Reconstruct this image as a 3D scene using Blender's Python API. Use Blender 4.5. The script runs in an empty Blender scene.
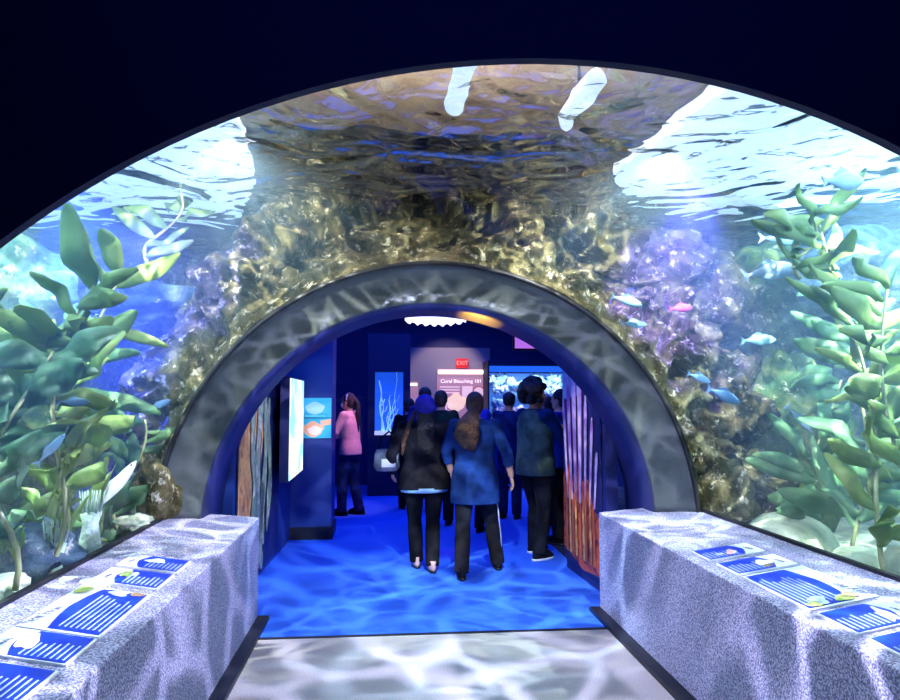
import bpy, bmesh, math, random
from mathutils import Vector, Matrix, noise
random.seed(11)
PI = math.pi
S = bpy.context.scene
COL = S.collection

# ------------------------------------------------------------------ camera
YAW, PITCH, F = 0.0915, 0.0708, 700.0
cam_d = bpy.data.cameras.new('camera'); cam = bpy.data.objects.new('camera', cam_d); COL.objects.link(cam)
cam.location = (-0.405, 0, 1.62); cam.rotation_euler = (PI/2 + PITCH, 0, -YAW)
cam_d.sensor_width = 36; cam_d.lens = F/900*36; cam_d.clip_start = 0.05; cam_d.clip_end = 100
S.camera = cam
CAM = Vector((-0.405, 0, 1.62))
_F = Vector((math.sin(YAW)*math.cos(PITCH), math.cos(YAW)*math.cos(PITCH), math.sin(PITCH)))
_R = Vector((math.cos(YAW), -math.sin(YAW), 0)); _U = _R.cross(_F)
def ray(px, py): return _F + _R*((px-450)/F) + _U*((350-py)/F)
def at(px, py, Y):
    d = ray(px, py); return CAM + d*(Y/d.y)

# ------------------------------------------------------------------ world, exposure
S.view_settings.view_transform = 'Standard'; S.view_settings.look = 'None'
S.view_settings.exposure = 0.0; S.view_settings.gamma = 1.0; S.view_settings.use_curve_mapping = False
w = bpy.data.worlds.new('world'); S.world = w; w.use_nodes = True
w.node_tree.nodes['Background'].inputs[0].default_value = (0.05, 0.09, 0.35, 1)
w.node_tree.nodes['Background'].inputs[1].default_value = 0.12

# ------------------------------------------------------------------ lights
def lamp(name, kind, loc, target, energy, color, size=0.1, sizey=None, angle=100, blend=.4):
    d = bpy.data.lights.new(name, kind); o = bpy.data.objects.new(name, d); COL.objects.link(o)
    o.location = loc; o.rotation_euler = (Vector(target)-Vector(loc)).to_track_quat('-Z', 'Y').to_euler()
    d.energy = energy; d.color = color
    if kind == 'AREA':
        d.size = size
        if sizey: d.shape = 'RECTANGLE'; d.size_y = sizey
    else: d.shadow_soft_size = size
    if kind == 'SPOT': d.spot_size = math.radians(angle); d.spot_blend = blend
    return o
def caustics(o, scale, base, peak, width=.13, dist=.25):
    """rippling-water gobo: a web of bright lines over a dim base"""
    d = o.data; d.use_nodes = True; nt = d.node_tree; N = nt.nodes; L = nt.links
    em = next(n for n in N if n.type == 'EMISSION')
    tc = N.new('ShaderNodeTexCoord'); sp = N.new('ShaderNodeSeparateXYZ'); L.new(tc.outputs['Normal'], sp.inputs[0])
    cb = N.new('ShaderNodeCombineXYZ')
    for k in (0, 1):
        m = N.new('ShaderNodeMath'); m.operation = 'DIVIDE'; L.new(sp.outputs[k], m.inputs[0]); L.new(sp.outputs[2], m.inputs[1]); L.new(m.outputs[0], cb.inputs[k])
    no = N.new('ShaderNodeTexNoise'); no.inputs['Scale'].default_value = scale*.45; no.inputs['Detail'].default_value = 1; L.new(cb.outputs[0], no.inputs['Vector'])
    s1 = N.new('ShaderNodeVectorMath'); s1.operation = 'SUBTRACT'; s1.inputs[1].default_value = (.5, .5, .5); L.new(no.outputs['Color'], s1.inputs[0])
    s2 = N.new('ShaderNodeVectorMath'); s2.operation = 'SCALE'; s2.inputs['Scale'].default_value = dist*6/scale; L.new(s1.outputs[0], s2.inputs[0])
    s3 = N.new('ShaderNodeVectorMath'); s3.operation = 'ADD'; L.new(cb.outputs[0], s3.inputs[0]); L.new(s2.outputs[0], s3.inputs[1])
    v = N.new('ShaderNodeTexVoronoi'); v.feature = 'DISTANCE_TO_EDGE'; v.inputs['Scale'].default_value = scale; L.new(s3.outputs[0], v.inputs['Vector'])
    mr = N.new('ShaderNodeMapRange'); mr.interpolation_type = 'SMOOTHERSTEP'
    mr.inputs['From Min'].default_value = 0; mr.inputs['From Max'].default_value = width*2.2
    mr.inputs['To Min'].default_value = 1; mr.inputs['To Max'].default_value = 0; L.new(v.outputs['Distance'], mr.inputs['Value'])
    pw = N.new('ShaderNodeMath'); pw.operation = 'POWER'; pw.inputs[1].default_value = 1.7; L.new(mr.outputs[0], pw.inputs[0])
    n2 = N.new('ShaderNodeTexNoise'); n2.inputs['Scale'].default_value = scale*.3; L.new(cb.outputs[0], n2.inputs['Vector'])
    r2 = N.new('ShaderNodeMapRange'); r2.inputs['From Min'].default_value = .35; r2.inputs['From Max'].default_value = .65; L.new(n2.outputs[0], r2.inputs['Value'])
    mm = N.new('ShaderNodeMath'); mm.operation = 'MULTIPLY'; L.new(pw.outputs[0], mm.inputs[0]); L.new(r2.outputs[0], mm.inputs[1])
    ma = N.new('ShaderNodeMath'); ma.operation = 'MULTIPLY_ADD'; ma.inputs[1].default_value = peak; ma.inputs[2].default_value = base; L.new(mm.outputs[0], ma.inputs[0])
    L.new(ma.outputs[0], em.inputs['Strength'])
WHITE = (.86, .92, 1.0); BLUE = (.03, .10, 1.0)
# gobo spots added under the acrylic, imitating water ripples on floor, benches and ring
caustics(lamp('tunnel_ripple_light', 'SPOT', (0.1, 2.6, 2.53), (0.1, 3.3, 0), 122, (.76, .74, 1.0), .010, angle=150, blend=.2), 4.3, .15, 7.5, width=.10)
caustics(lamp('threshold_ripple_light', 'SPOT', (0.2, 3.8, 2.53), (0.0, 5.6, 0.0), 115, (.62, .80, 1.0), .010, angle=76, blend=.5), 4.8, .05, 8.5, width=.10)
# tank lights
for sx, e in ((-1, 1.0), (1, 1.1)):
    caustics(lamp('tank_ripple_light', 'SPOT', (sx*2.9, 2.6, 3.05), (sx*3.3, 6.2, 1.3), 900*e, (.88, .95, .88), .012, angle=66, blend=.5), 9.0, .20, 4.2, width=.09)
    caustics(lamp('kelp_ripple_light', 'SPOT', (sx*3.3, 3.3, 3.08), (sx*3.2, 4.2, .8), 620*e, (.80, .95, .80), .012, angle=96, blend=.5), 5.0, .30, 3.2, width=.10)
    caustics(lamp('reef_ripple_light', 'SPOT', (sx*1.3, 4.0, 3.10), (sx*1.5, 5.3, 2.3), 230, (1.0, .95, .80), .012, angle=120), 6.0, .28, 4.2, width=.09)
    lamp('tank_top_light', 'AREA', (sx*3.6, 4.0, 3.08), (sx*3.8, 4.4, 0), 290*e, (.55, .85, 1.0), 2.6, 4.2)
lamp('deep_blue_light', 'SPOT', (-2.3, 4.3, 3.0), (-2.75, 6.6, 1.2), 3400, (.02, .04, 1.0), .1, angle=50)
lamp('violet_reef_light', 'SPOT', (1.6, 4.2, 3.0), (2.0, 5.9, 2.2), 800, (.22, .10, 1.0), .1, angle=52)
lamp('violet_surface_light', 'SPOT', (-2.0, 4.5, 2.6), (-1.9, 6.0, 2.7), 300, (.20, .14, 1.0), .1, angle=70)
# exhibit room
lamp('blue_room_light', 'AREA', (0, 7.3, 2.68), (0, 7.4, 0), 46, (.02, .10, 1.0), 2.4, 2.6)
lamp('blue_mid_light', 'AREA', (0.4, 10.0, 3.15), (0.4, 10.1, 0), 85, (.02, .10, 1.0), 4.0, 2.0)
lamp('blue_back_light', 'AREA', (0.3, 11.6, 3.1), (0.3, 12.2, 0), 60, (.02, .08, 1.0), 4.0, 2.0)
lamp('magenta_spot', 'SPOT', (0.2, 8.5, 2.65), (0.16, 7.5, 0), 60, (1.0, .12, .75), .05, angle=14, blend=.6)
lamp('magenta_side_spot', 'SPOT', (-0.1, 9.3, 3.0), (-0.9, 10.3, 0.9), 190, (1.0, .42, .62), .05, angle=34, blend=.6)
lamp('warm_wall_spot', 'SPOT', (0.85, 12.3, 3.0), (0.75, 13.5, 1.9), 60, (1.0, .75, .62), .05, angle=70, blend=.5)
lamp('amber_spot', 'SPOT', (0.30, 6.02, 1.92), (0.36, 5.62, 2.31), 30, (1.0, .50, .05), .02, angle=44, blend=.5)
lamp('pillar_wash', 'SPOT', (-1.2, 7.4, 2.65), (-1.2, 8.4, 1.2), 22, (.15, .45, 1.0), .05, angle=60)
lamp('added_arch_fill', 'AREA', (0, 0.2, 2.9), (0, 1.6, 2.9), 5, (.03, .07, 1.0), 2.0, .6)  # unseen fill added so the navy arch wall is not black
lamp('mural_wash', 'SPOT', (-0.6, 6.5, 2.2), (-1.6, 6.6, 1.1), 45, (.9, .85, 1.0), .05, angle=60)
lamp('coral_mural_wash', 'SPOT', (0.5, 6.1, 2.2), (1.4, 6.2, 1.0), 24, (.95, .75, 1.0), .05, angle=60)

# ------------------------------------------------------------------ helpers
MATS = {}
def mat(name, c, rough=.6, metal=0, em=None, es=0, noise_c=None, nscale=5, bump=0, bscale=20, contrast=(.35, .65), alpha=None, sub=0, spec=None, tr=0):
    if name in MATS: return MATS[name]
    m = bpy.data.materials.new(name); m.use_nodes = True; nt = m.node_tree; N = nt.nodes; L = nt.links
    b = N['Principled BSDF']
    b.inputs['Base Color'].default_value = (*c, 1); b.inputs['Roughness'].default_value = rough; b.inputs['Metallic'].default_value = metal
    if spec is not None: b.inputs['Specular IOR Level'].default_value = spec
    if tr: b.inputs['Transmission Weight'].default_value = tr
    if em: b.inputs['Emission Color'].default_value = (*em, 1); b.inputs['Emission Strength'].default_value = es
    tc = N.new('ShaderNodeTexCoord')
    if noise_c:
        n = N.new('ShaderNodeTexNoise'); n.inputs['Scale'].default_value = nscale; n.inputs['Detail'].default_value = 6; L.new(tc.outputs['Object'], n.inputs['Vector'])
        r = N.new('ShaderNodeValToRGB'); cols = [c] + list(noise_c)
        r.color_ramp.elements[0].position = contrast[0]; r.color_ramp.elements[0].color = (*cols[0], 1)
        r.color_ramp.elements[1].position = contrast[1]; r.color_ramp.elements[1].color = (*cols[-1], 1)
        for k, cc in enumerate(cols[1:-1]):
            e = r.color_ramp.elements.new(contrast[0]+(contrast[1]-contrast[0])*(k+1)/(len(cols)-1)); e.color = (*cc, 1)
        L.new(n.outputs[0], r.inputs[0]); L.new(r.outputs[0], b.inputs['Base Color'])
    if bump:
        n = N.new('ShaderNodeTexNoise'); n.inputs['Scale'].default_value = bscale; n.inputs['Detail'].default_value = 8; L.new(tc.outputs['Object'], n.inputs['Vector'])
        bp = N.new('ShaderNodeBump'); bp.inputs['Strength'].default_value = bump; bp.inputs['Distance'].default_value = .05; L.new(n.outputs[0], bp.inputs['Height']); L.new(bp.outputs[0], b.inputs['Normal'])
    MATS[name] = m; return m

class MB:
    def __init__(s): s.v = []; s.f = []
    def add(s, v, f):
        k = len(s.v); s.v += [tuple(x) for x in v]; s.f += [tuple(i+k for i in t) for t in f]; return s
    def box(s, x0, x1, y0, y1, z0, z1):
        v = [(x, y, z) for x in (x0, x1) for y in (y0, y1) for z in (z0, z1)]
        return s.add(v, [(0, 1, 3, 2), (4, 6, 7, 5), (0, 4, 5, 1), (2, 3, 7, 6), (0, 2, 6, 4), (1, 5, 7, 3)])
    def prism(s, pts, off):
        """polygon (list of 3d points) extruded along off"""
        n = len(pts); o = Vector(off); P = [Vector(p) for p in pts]
        s.add(P+[p+o for p in P], [tuple(range(n))[::-1], tuple(range(n, 2*n))] + [(i, (i+1) % n, (i+1) % n+n, i+n) for i in range(n)]); return s
    def tube(s, pts, rad, n=10, flat=1.0, up=None):
        P = [Vector(p) for p in pts]; m = len(P)
        if not hasattr(rad, '__len__'): rad = [rad]*m
        vs = []; prev = None
        for i in range(m):
            t = (P[min(i+1, m-1)]-P[max(i-1, 0)])
            t = t.normalized() if t.length > 1e-9 else Vector((0, 0, 1))
            if prev is None:
                a = Vector(up) if up else (Vector((1, 0, 0)) if abs(t.x) < .8 else Vector((0, 1, 0)))
            else: a = prev
            a = (a - t*a.dot(t)).normalized(); prev = a; b = t.cross(a)
            for k in range(n):
                q = 2*PI*k/n; vs.append(P[i]+a*(math.cos(q)*rad[i])+b*(math.sin(q)*rad[i]*flat))
        fs = [(i*n+k, i*n+(k+1) % n, (i+1)*n+(k+1) % n, (i+1)*n+k) for i in range(m-1) for k in range(n)]
        fs += [tuple(range(n))[::-1], tuple(range((m-1)*n, m*n))]
        return s.add(vs, fs)
    def loft(s, secs, n=20):
        """horizontal elliptical sections (x, y, z, rx, ry)"""
        vs = []
        for (x, y, z, rx, ry) in secs:
            for k in range(n):
                q = 2*PI*k/n; vs.append((x+rx*math.cos(q), y+ry*math.sin(q), z))
        m = len(secs)
        fs = [(i*n+k, i*n+(k+1) % n, (i+1)*n+(k+1) % n, (i+1)*n+k) for i in range(m-1) for k in range(n)]
        fs += [tuple(range(n))[::-1], tuple(range((m-1)*n, m*n))]
        return s.add(vs, fs)
    def ell(s, c, r, seg=16, rings=10, M=None):
        c = Vector(c); vs = [Vector((0, 0, -r[2]))]
        for i in range(1, rings):
            a = -PI/2+PI*i/rings
            for k in range(seg):
                q = 2*PI*k/seg; vs.append(Vector((r[0]*math.cos(a)*math.cos(q), r[1]*math.cos(a)*math.sin(q), r[2]*math.sin(a))))
        vs.append(Vector((0, 0, r[2])))
        if M: vs = [M @ v for v in vs]
        vs = [v+c for v in vs]
        fs = [(0, 1+(k+1) % seg, 1+k) for k in range(seg)]
        for i in range(rings-2):
            fs += [(1+i*seg+k, 1+i*seg+(k+1) % seg, 1+(i+1)*seg+(k+1) % seg, 1+(i+1)*seg+k) for k in range(seg)]
        e = len(vs)-1; fs += [(1+(rings-2)*seg+k, 1+(rings-2)*seg+(k+1) % seg, e) for k in range(seg)]
        return s.add(vs, fs)
    def build(s, name, m, parent=None, smooth=True, loc=None, remesh=None, bevel=None):
        me = bpy.data.meshes.new(name); me.from_pydata(s.v, [], s.f); me.update()
        bm = bmesh.new(); bm.from_mesh(me); bmesh.ops.recalc_face_normals(bm, faces=bm.faces); bm.to_mesh(me); bm.free()
        o = bpy.data.objects.new(name, me); COL.objects.link(o); me.materials.append(m)
        if smooth: me.shade_smooth() if hasattr(me, 'shade_smooth') else None
        if parent: o.parent = parent
        if loc: o.location = loc
        if remesh:
            r = o.modifiers.new('r', 'REMESH'); r.mode = 'VOXEL'; r.voxel_size = remesh; r.use_smooth_shade = True
            sm = o.modifiers.new('s', 'SMOOTH'); sm.factor = .6; sm.iterations = 4
        if bevel:
            b = o.modifiers.new('b', 'BEVEL'); b.width = bevel; b.segments = 2; b.limit_method = 'ANGLE'
        return o
def tag(o, label=None, cat=None, group=None, kind=None):
    if label: o['label'] = label
    if cat: o['category'] = cat
    if group: o['group'] = group
    if kind: o['kind'] = kind
    return o
def empty(name, loc, rz=0, label=None, cat=None, group=None):
    o = bpy.data.objects.new(name, None); COL.objects.link(o); o.location = loc; o.rotation_euler = (0, 0, rz); o.empty_display_size = .1
    return tag(o, label, cat, group)
def kids(o): return [c for c in bpy.data.objects if c.parent == o]
def copy_tree(o, parent=None):
    c = o.copy(); COL.objects.link(c); c.parent = parent
    for ch in kids(o): copy_tree(ch, c)
    return c
def struct(o): o['kind'] = 'structure'; return o
def writing(name, txt, size, m, parent, loc, rot, align='CENTER', extrude=.001):
    cu = bpy.data.curves.new(name, 'FONT'); cu.body = txt; cu.size = size; cu.align_x = align; cu.align_y = 'CENTER'; cu.extrude = extrude
    tmp = bpy.data.objects.new('t', cu); COL.objects.link(tmp)
    bpy.context.view_layer.update()
    me = bpy.data.meshes.new_from_object(tmp.evaluated_get(bpy.context.evaluated_depsgraph_get())); bpy.data.objects.remove(tmp)
    me.materials.clear(); me.materials.append(m)
    o = bpy.data.objects.new(name, me); COL.objects.link(o); o.parent = parent; o.location = loc; o.rotation_euler = rot
    return o

# ------------------------------------------------------------------ materials
def carpet_mat(name, base, dark, light, scale=260, seam=None):
    m = bpy.data.materials.new(name); m.use_nodes = True; N = m.node_tree.nodes; L = m.node_tree.links; b = N['Principled BSDF']
    b.inputs['Roughness'].default_value = .95; b.inputs['Specular IOR Level'].default_value = .15
    tc = N.new('ShaderNodeTexCoord'); n = N.new('ShaderNodeTexNoise'); n.inputs['Scale'].default_value = scale; n.inputs['Detail'].default_value = 2; L.new(tc.outputs['Object'], n.inputs['Vector'])
    r = N.new('ShaderNodeValToRGB'); r.color_ramp.elements[0].position = .38; r.color_ramp.elements[0].color = (*dark, 1)
    r.color_ramp.elements[1].position = .62; r.color_ramp.elements[1].color = (*light, 1); e = r.color_ramp.elements.new(.5); e.color = (*base, 1)
    L.new(n.outputs[0], r.inputs[0]); L.new(r.outputs[0], b.inputs['Base Color'])
    bp = N.new('ShaderNodeBump'); bp.inputs['Strength'].default_value = .5; bp.inputs['Distance'].default_value = .004; L.new(n.outputs[0], bp.inputs['Height']); L.new(bp.outputs[0], b.inputs['Normal'])
    return m
M_floor = carpet_mat('grey_carpet', (.30, .30, .33), (.24, .24, .27), (.37, .37, .40), 160)
M_bfloor = carpet_mat('blue_carpet', (.035, .15, .80), (.025, .12, .72), (.05, .19, .86), 160)
M_bench = carpet_mat('speckled_bench', (.27, .27, .43), (.12, .12, .22), (.50, .51, .70), 120)
M_black = mat('black_rubber', (.005, .006, .012), .5)
M_navy = mat('navy_wall', (.003, .006, .05), .7)
M_blue = mat('deep_blue_wall', (.006, .014, .13), .6)
M_bluel = mat('blue_partition', (.01, .04, .24), .5)
M_ring = mat('dark_metal', (.07, .09, .10), .32, .6, noise_c=[(.14, .165, .18)], nscale=1.6, bump=.12, bscale=30)
M_soffit = mat('soffit_paint', (.02, .025, .13), .45)
M_soffit_w = mat('arch_lining', (.05, .03, .05), .4)

def acrylic():
    m = bpy.data.materials.new('clear_acrylic'); m.use_nodes = True; N = m.node_tree.nodes; L = m.node_tree.links
    N.remove(N['Principled BSDF']); out = N['Material Output']
    t = N.new('ShaderNodeBsdfTransparent'); t.inputs[0].default_value = (.95, .98, 1, 1); g = N.new('ShaderNodeBsdfGlossy'); g.inputs['Roughness'].default_value = .03
    fr = N.new('ShaderNodeLayerWeight'); fr.inputs[0].default_value = .5; mx = N.new('ShaderNodeMixShader')
    pw = N.new('ShaderNodeMath'); pw.operation = 'POWER'; pw.inputs[1].default_value = 5; L.new(fr.outputs['Facing'], pw.inputs[0])
    ma = N.new('ShaderNodeMath'); ma.operation = 'MULTIPLY_ADD'; ma.inputs[1].default_value = .25; ma.inputs[2].default_value = .025; L.new(pw.outputs[0], ma.inputs[0])
    L.new(ma.outputs[0], mx.inputs[0]); L.new(t.outputs[0], mx.inputs[1]); L.new(g.outputs[0], mx.inputs[2]); L.new(mx.outputs[0], out.inputs[0]); return m
M_acr = acrylic()

def water():
    m = bpy.data.materials.new('rippled_water'); m.use_nodes = True; N = m.node_tree.nodes; L = m.node_tree.links
    N.remove(N['Principled BSDF']); out = N['Material Output']
    tc = N.new('ShaderNodeTexCoord'); mp = N.new('ShaderNodeMapping'); mp.inputs['Scale'].default_value = (1.0, 1.0, 1); L.new(tc.outputs['Object'], mp.inputs['Vector'])
    hs = []
    for sc, d, dist in ((1.3, 1, 1.8), (4.2, 1.5, .8)):
        n = N.new('ShaderNodeTexNoise'); n.inputs['Scale'].default_value = sc; n.inputs['Detail'].default_value = d; n.inputs['Distortion'].default_value = dist; L.new(mp.outputs[0], n.inputs['Vector']); hs.append(n)
    a = N.new('ShaderNodeMath'); a.operation = 'MULTIPLY_ADD'; a.inputs[1].default_value = .45; L.new(hs[1].outputs[0], a.inputs[0]); L.new(hs[0].outputs[0], a.inputs[2])
    bp = N.new('ShaderNodeBump'); bp.inputs['Strength'].default_value = .8; bp.inputs['Distance'].default_value = .22; L.new(a.outputs[0], bp.inputs['Height'])
    g = N.new('ShaderNodeBsdfGlossy'); g.inputs['Roughness'].default_value = .02; g.inputs[0].default_value = (.95, .97, 1, 1); L.new(bp.outputs[0], g.inputs['Normal'])
    t = N.new('ShaderNodeBsdfRefraction'); t.inputs['IOR'].default_value = 1.022; t.inputs['Roughness'].default_value = .0; t.inputs[0].default_value = (.88, .95, 1, 1); b2 = N.new('ShaderNodeBump'); b2.inputs['Strength'].default_value = .30; b2.inputs['Distance'].default_value = .22; L.new(hs[0].outputs[0], b2.inputs['Height']); L.new(b2.outputs[0], t.inputs['Normal'])
    lw = N.new('ShaderNodeLayerWeight'); lw.inputs['Blend'].default_value = .5; L.new(bp.outputs[0], lw.inputs['Normal'])
    mr = N.new('ShaderNodeMapRange'); mr.inputs['From Min'].default_value = .90; mr.inputs['From Max'].default_value = .95
    mr.inputs['To Min'].default_value = .45; mr.inputs['To Max'].default_value = .9; L.new(lw.outputs['Facing'], mr.inputs['Value'])
    mx = N.new('ShaderNodeMixShader'); L.new(mr.outputs[0], mx.inputs[0]); L.new(t.outputs[0], mx.inputs[1]); L.new(g.outputs[0], mx.inputs[2]); L.new(mx.outputs[0], out.inputs[0]); return m
M_water = water()

def rock_mat(name, cols, bump=1.0, scale=2.2, white=.55):
    m = bpy.data.materials.new(name); m.use_nodes = True; N = m.node_tree.nodes; L = m.node_tree.links; b = N['Principled BSDF']
    b.inputs['Roughness'].default_value = 1.0; b.inputs['Specular IOR Level'].default_value = .08
    tc = N.new('ShaderNodeTexCoord')
    n = N.new('ShaderNodeTexNoise'); n.inputs['Scale'].default_value = scale; n.inputs['Detail'].default_value = 12; n.inputs['Roughness'].default_value = .72; n.inputs['Distortion'].default_value = 1.2; L.new(tc.outputs['Object'], n.inputs['Vector'])
    r = N.new('ShaderNodeValToRGB'); E = r.color_ramp.elements
    E[0].position = .32; E[0].color = (*cols[0], 1); E[1].position = .70; E[1].color = (*cols[-1], 1)
    for k, c in enumerate(cols[1:-1]):
        e = E.new(.32+.38*(k+1)/(len(cols)-1)); e.color = (*c, 1)
    L.new(n.outputs[0], r.inputs[0])
    n2 = N.new('ShaderNodeTexNoise'); n2.inputs['Scale'].default_value = scale*4; n2.inputs['Detail'].default_value = 10; n2.inputs['Roughness'].default_value = .7; L.new(tc.outputs['Object'], n2.inputs['Vector'])
    r2 = N.new('ShaderNodeMapRange'); r2.inputs['From Min'].default_value = white; r2.inputs['From Max'].default_value = white+.1; L.new(n2.outputs[0], r2.inputs['Value'])
    mx = N.new('ShaderNodeMix'); mx.data_type = 'RGBA'; mx.inputs['B'].default_value = (.75, .74, .62, 1); L.new(r2.outputs[0], mx.inputs['Factor']); L.new(r.outputs[0], mx.inputs['A']); L.new(mx.outputs['Result'], b.inputs['Base Color'])
    bp = N.new('ShaderNodeBump'); bp.inputs['Strength'].default_value = bump; bp.inputs['Distance'].default_value = .08; L.new(n2.outputs[0], bp.inputs['Height']); L.new(bp.outputs[0], b.inputs['Normal'])
    return m
M_rock = rock_mat('reef_rock', [(.02, .02, .012), (.09, .085, .04), (.20, .18, .10), (.42, .40, .30)], scale=3.2)
M_rockg = rock_mat('algae_rock', [(.02, .05, .035), (.07, .15, .07), (.20, .27, .10), (.45, .50, .30)], white=.58)
M_rockb = rock_mat('blue_rock', [(.02, .04, .09), (.06, .12, .2), (.15, .24, .32), (.4, .5, .55)], white=.6)
M_pale = rock_mat('pale_rock', [(.3, .38, .3), (.5, .6, .45), (.7, .75, .6), (.8, .82, .75)], bump=.5, white=.6)
M_sand = mat('sand', (.16, .20, .17), .95, noise_c=[(.30, .34, .28), (.10, .13, .12)], nscale=3, bump=.5, bscale=9)
def kelp_mat(name, c1, c2):
    m = mat(name, c1, .45, noise_c=[c2], nscale=4, bump=.25, bscale=14)
    nt = m.node_tree; N = nt.nodes; L = nt.links; b = N['Principled BSDF']; out = N['Material Output']
    tl = N.new('ShaderNodeBsdfTranslucent'); tl.inputs[0].default_value = (*c2, 1); mx = N.new('ShaderNodeMixShader'); mx.inputs[0].default_value = .35
    L.new(b.outputs[0], mx.inputs[1]); L.new(tl.outputs[0], mx.inputs[2]); L.new(mx.outputs[0], out.inputs[0]); return m
M_kelp = [kelp_mat('kelp_green', (.12, .24, .06), (.32, .46, .12)), kelp_mat('kelp_teal', (.07, .20, .10), (.18, .36, .18)), kelp_mat('kelp_bright', (.14, .28, .05), (.28, .42, .10))]
M_stem = mat('kelp_stem', (.30, .33, .16), .5)

# ------------------------------------------------------------------ tunnel shell
MB().box(-1.4, 1.4, -1.5, 4.97, -.1, 0).build('floor', M_floor, smooth=False)['kind'] = 'structure'
b = MB(); b.box(-1.62, 1.45, 4.98, 8.36, -.1, 0); b.box(-3.3, 3.6, 8.36, 13.7, -.1, 0)
struct(b.build('floor', M_bfloor, smooth=False))
struct(MB().box(-1.35, 1.27, 4.955, 4.985, -.02, .006).build('trim_1', M_black, smooth=False))
# front arch wall: a dark wall with an arched opening
def arch_wall(name, cx, cz, R, y0, y1, X, top, m, zb=0, n=96):
    b = MB(); A = [PI+0.0 + 0] ; pts = []
    t0 = -math.asin(min(1, (cz-zb)/R))
    for i in range(n+1):
        t = t0+(PI-2*t0)*i/n; pts.append((cx+R*math.cos(t), cz+R*math.sin(t)))
    outer = []
    for (x, z) in pts:
        dx, dz = x-cx, z-cz; k = min((X/abs(dx)) if abs(dx) > 1e-6 else 1e9, ((top-cz)/dz) if dz > 1e-6 else 1e9)
        outer.append((cx+dx*k, max(zb, cz+dz*k)))
    outer[0] = (cx+X, zb); outer[-1] = (cx-X, zb)
    V = [(x, y0, z) for x, z in pts]+[(x, y0, z) for x, z in outer]+[(x, y1, z) for x, z in pts]+[(x, y1, z) for x, z in outer]
    m_ = n+1; Fc = []
    for i in range(n):
        Fc += [(i, i+1, m_+i+1, m_+i), (2*m_+i, 3*m_+i, 3*m_+i+1, 2*m_+i+1), (i, 2*m_+i, 2*m_+i+1, i+1), (m_+i, m_+i+1, 3*m_+i+1, 3*m_+i)]
    b.add(V, Fc); return b.build(name, m, smooth=False)
struct(arch_wall('wall_front', .02, .4855, 1.938, 1.57, 1.6, 5.6, 4.2, M_navy))
for sx, nm in ((-1, 'wall_left'), (1, 'wall_right')):   # dark walls of the approach, behind the arch
    struct(MB().box(sx*2.6, sx*2.7, -1.5, 1.45, 0, 3.2).build(nm, M_navy, smooth=False))
struct(MB().box(-2.7, 2.7, -1.5, 1.45, 3.2, 3.3).build('ceiling', M_navy, smooth=False))
# acrylic half tube
def halftube(R0, R1, y0, y1, cx, cz, zb, n=72, ny=2):
    b = MB(); t0 = math.asin((zb-cz)/R1)
    V = []; Fc = []
    for (R, y) in ((R0, y0), (R0, y1), (R1, y1), (R1, y0)):
        for i in range(n+1):
            t = t0+(PI-2*t0)*i/n; V.append((cx+R*math.cos(t), y, cz+R*math.sin(t)))
    m_ = n+1
    for a in range(4):
        for i in range(n): Fc.append((a*m_+i, a*m_+i+1, ((a+1) % 4)*m_+i+1, ((a+1) % 4)*m_+i))
    Fc += [(0, m_, 2*m_, 3*m_), (n, 3*m_+n, 2*m_+n, m_+n)]
    return b.add(V, Fc)
V = halftube(1.95, 1.95, 1.601, 5.11, -.01, .63, .80)
me_v = V.v[:2*73]; g = MB(); g.add(me_v, [(i, i+1, 73+i+1, 73+i) for i in range(72)])
struct(g.build('window_1', M_acr))
# black gasket where the acrylic meets the bench top
for sx, nm in ((-1, 'trim_2'), (1, 'trim_3')):
    x = sx*1.945
    struct(MB().box(min(x, x-sx*.03), max(x, x-sx*.03), 1.6, 5.1, .775, .815).build(nm, M_black, smooth=False))
# ring: metal flange with lining
def revolve(prof, cx, cz, zb, n=96):
    b = MB(); V = []; m_ = len(prof)
    for i in range(n+1):
        for (R, y) in prof:
            t0 = math.asin(max(-1, (zb-cz)/R)); t = t0+(PI-2*t0)*i/n
            V.append((cx+R*math.cos(t), y, cz+R*math.sin(t)))
    Fc = [(i*m_+k, i*m_+(k+1) % m_, (i+1)*m_+(k+1) % m_, (i+1)*m_+k) for i in range(n) for k in range(m_)]
    Fc += [tuple(range(m_)), tuple(range(n*m_, (n+1)*m_))[::-1]]
    return b.add(V, Fc)
ring = revolve([(1.955, 5.14), (1.955, 5.06), (1.945, 5.045), (1.92, 5.045), (1.90, 5.075), (1.70, 5.17), (1.68, 5.165), (1.665, 5.18), (1.665, 5.215), (1.75, 5.215)], -.043, .67, .775).build('arch_ring', M_ring)
tag(ring, 'dark brushed metal arch ring framing the end of the tunnel, standing on the benches', 'arch')
gk = revolve([(1.958, 5.02), (1.958, 5.044), (1.925, 5.044), (1.925, 5.02)], -.043, .67, .775).build('gasket', M_black, ring)
lin = revolve([(1.66, 5.19), (1.635, 5.72), (1.95, 5.72), (1.95, 5.19)], -.043, .67, .0)
lin = lin.build('wall_arch', M_soffit); struct(lin)

struct(arch_wall('wall_arch', -.043, .67, 1.637, 5.722, 5.76, 1.73, 2.8, M_soffit))  # unseen filler wall added to stop amber light leaking into the tank
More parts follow.
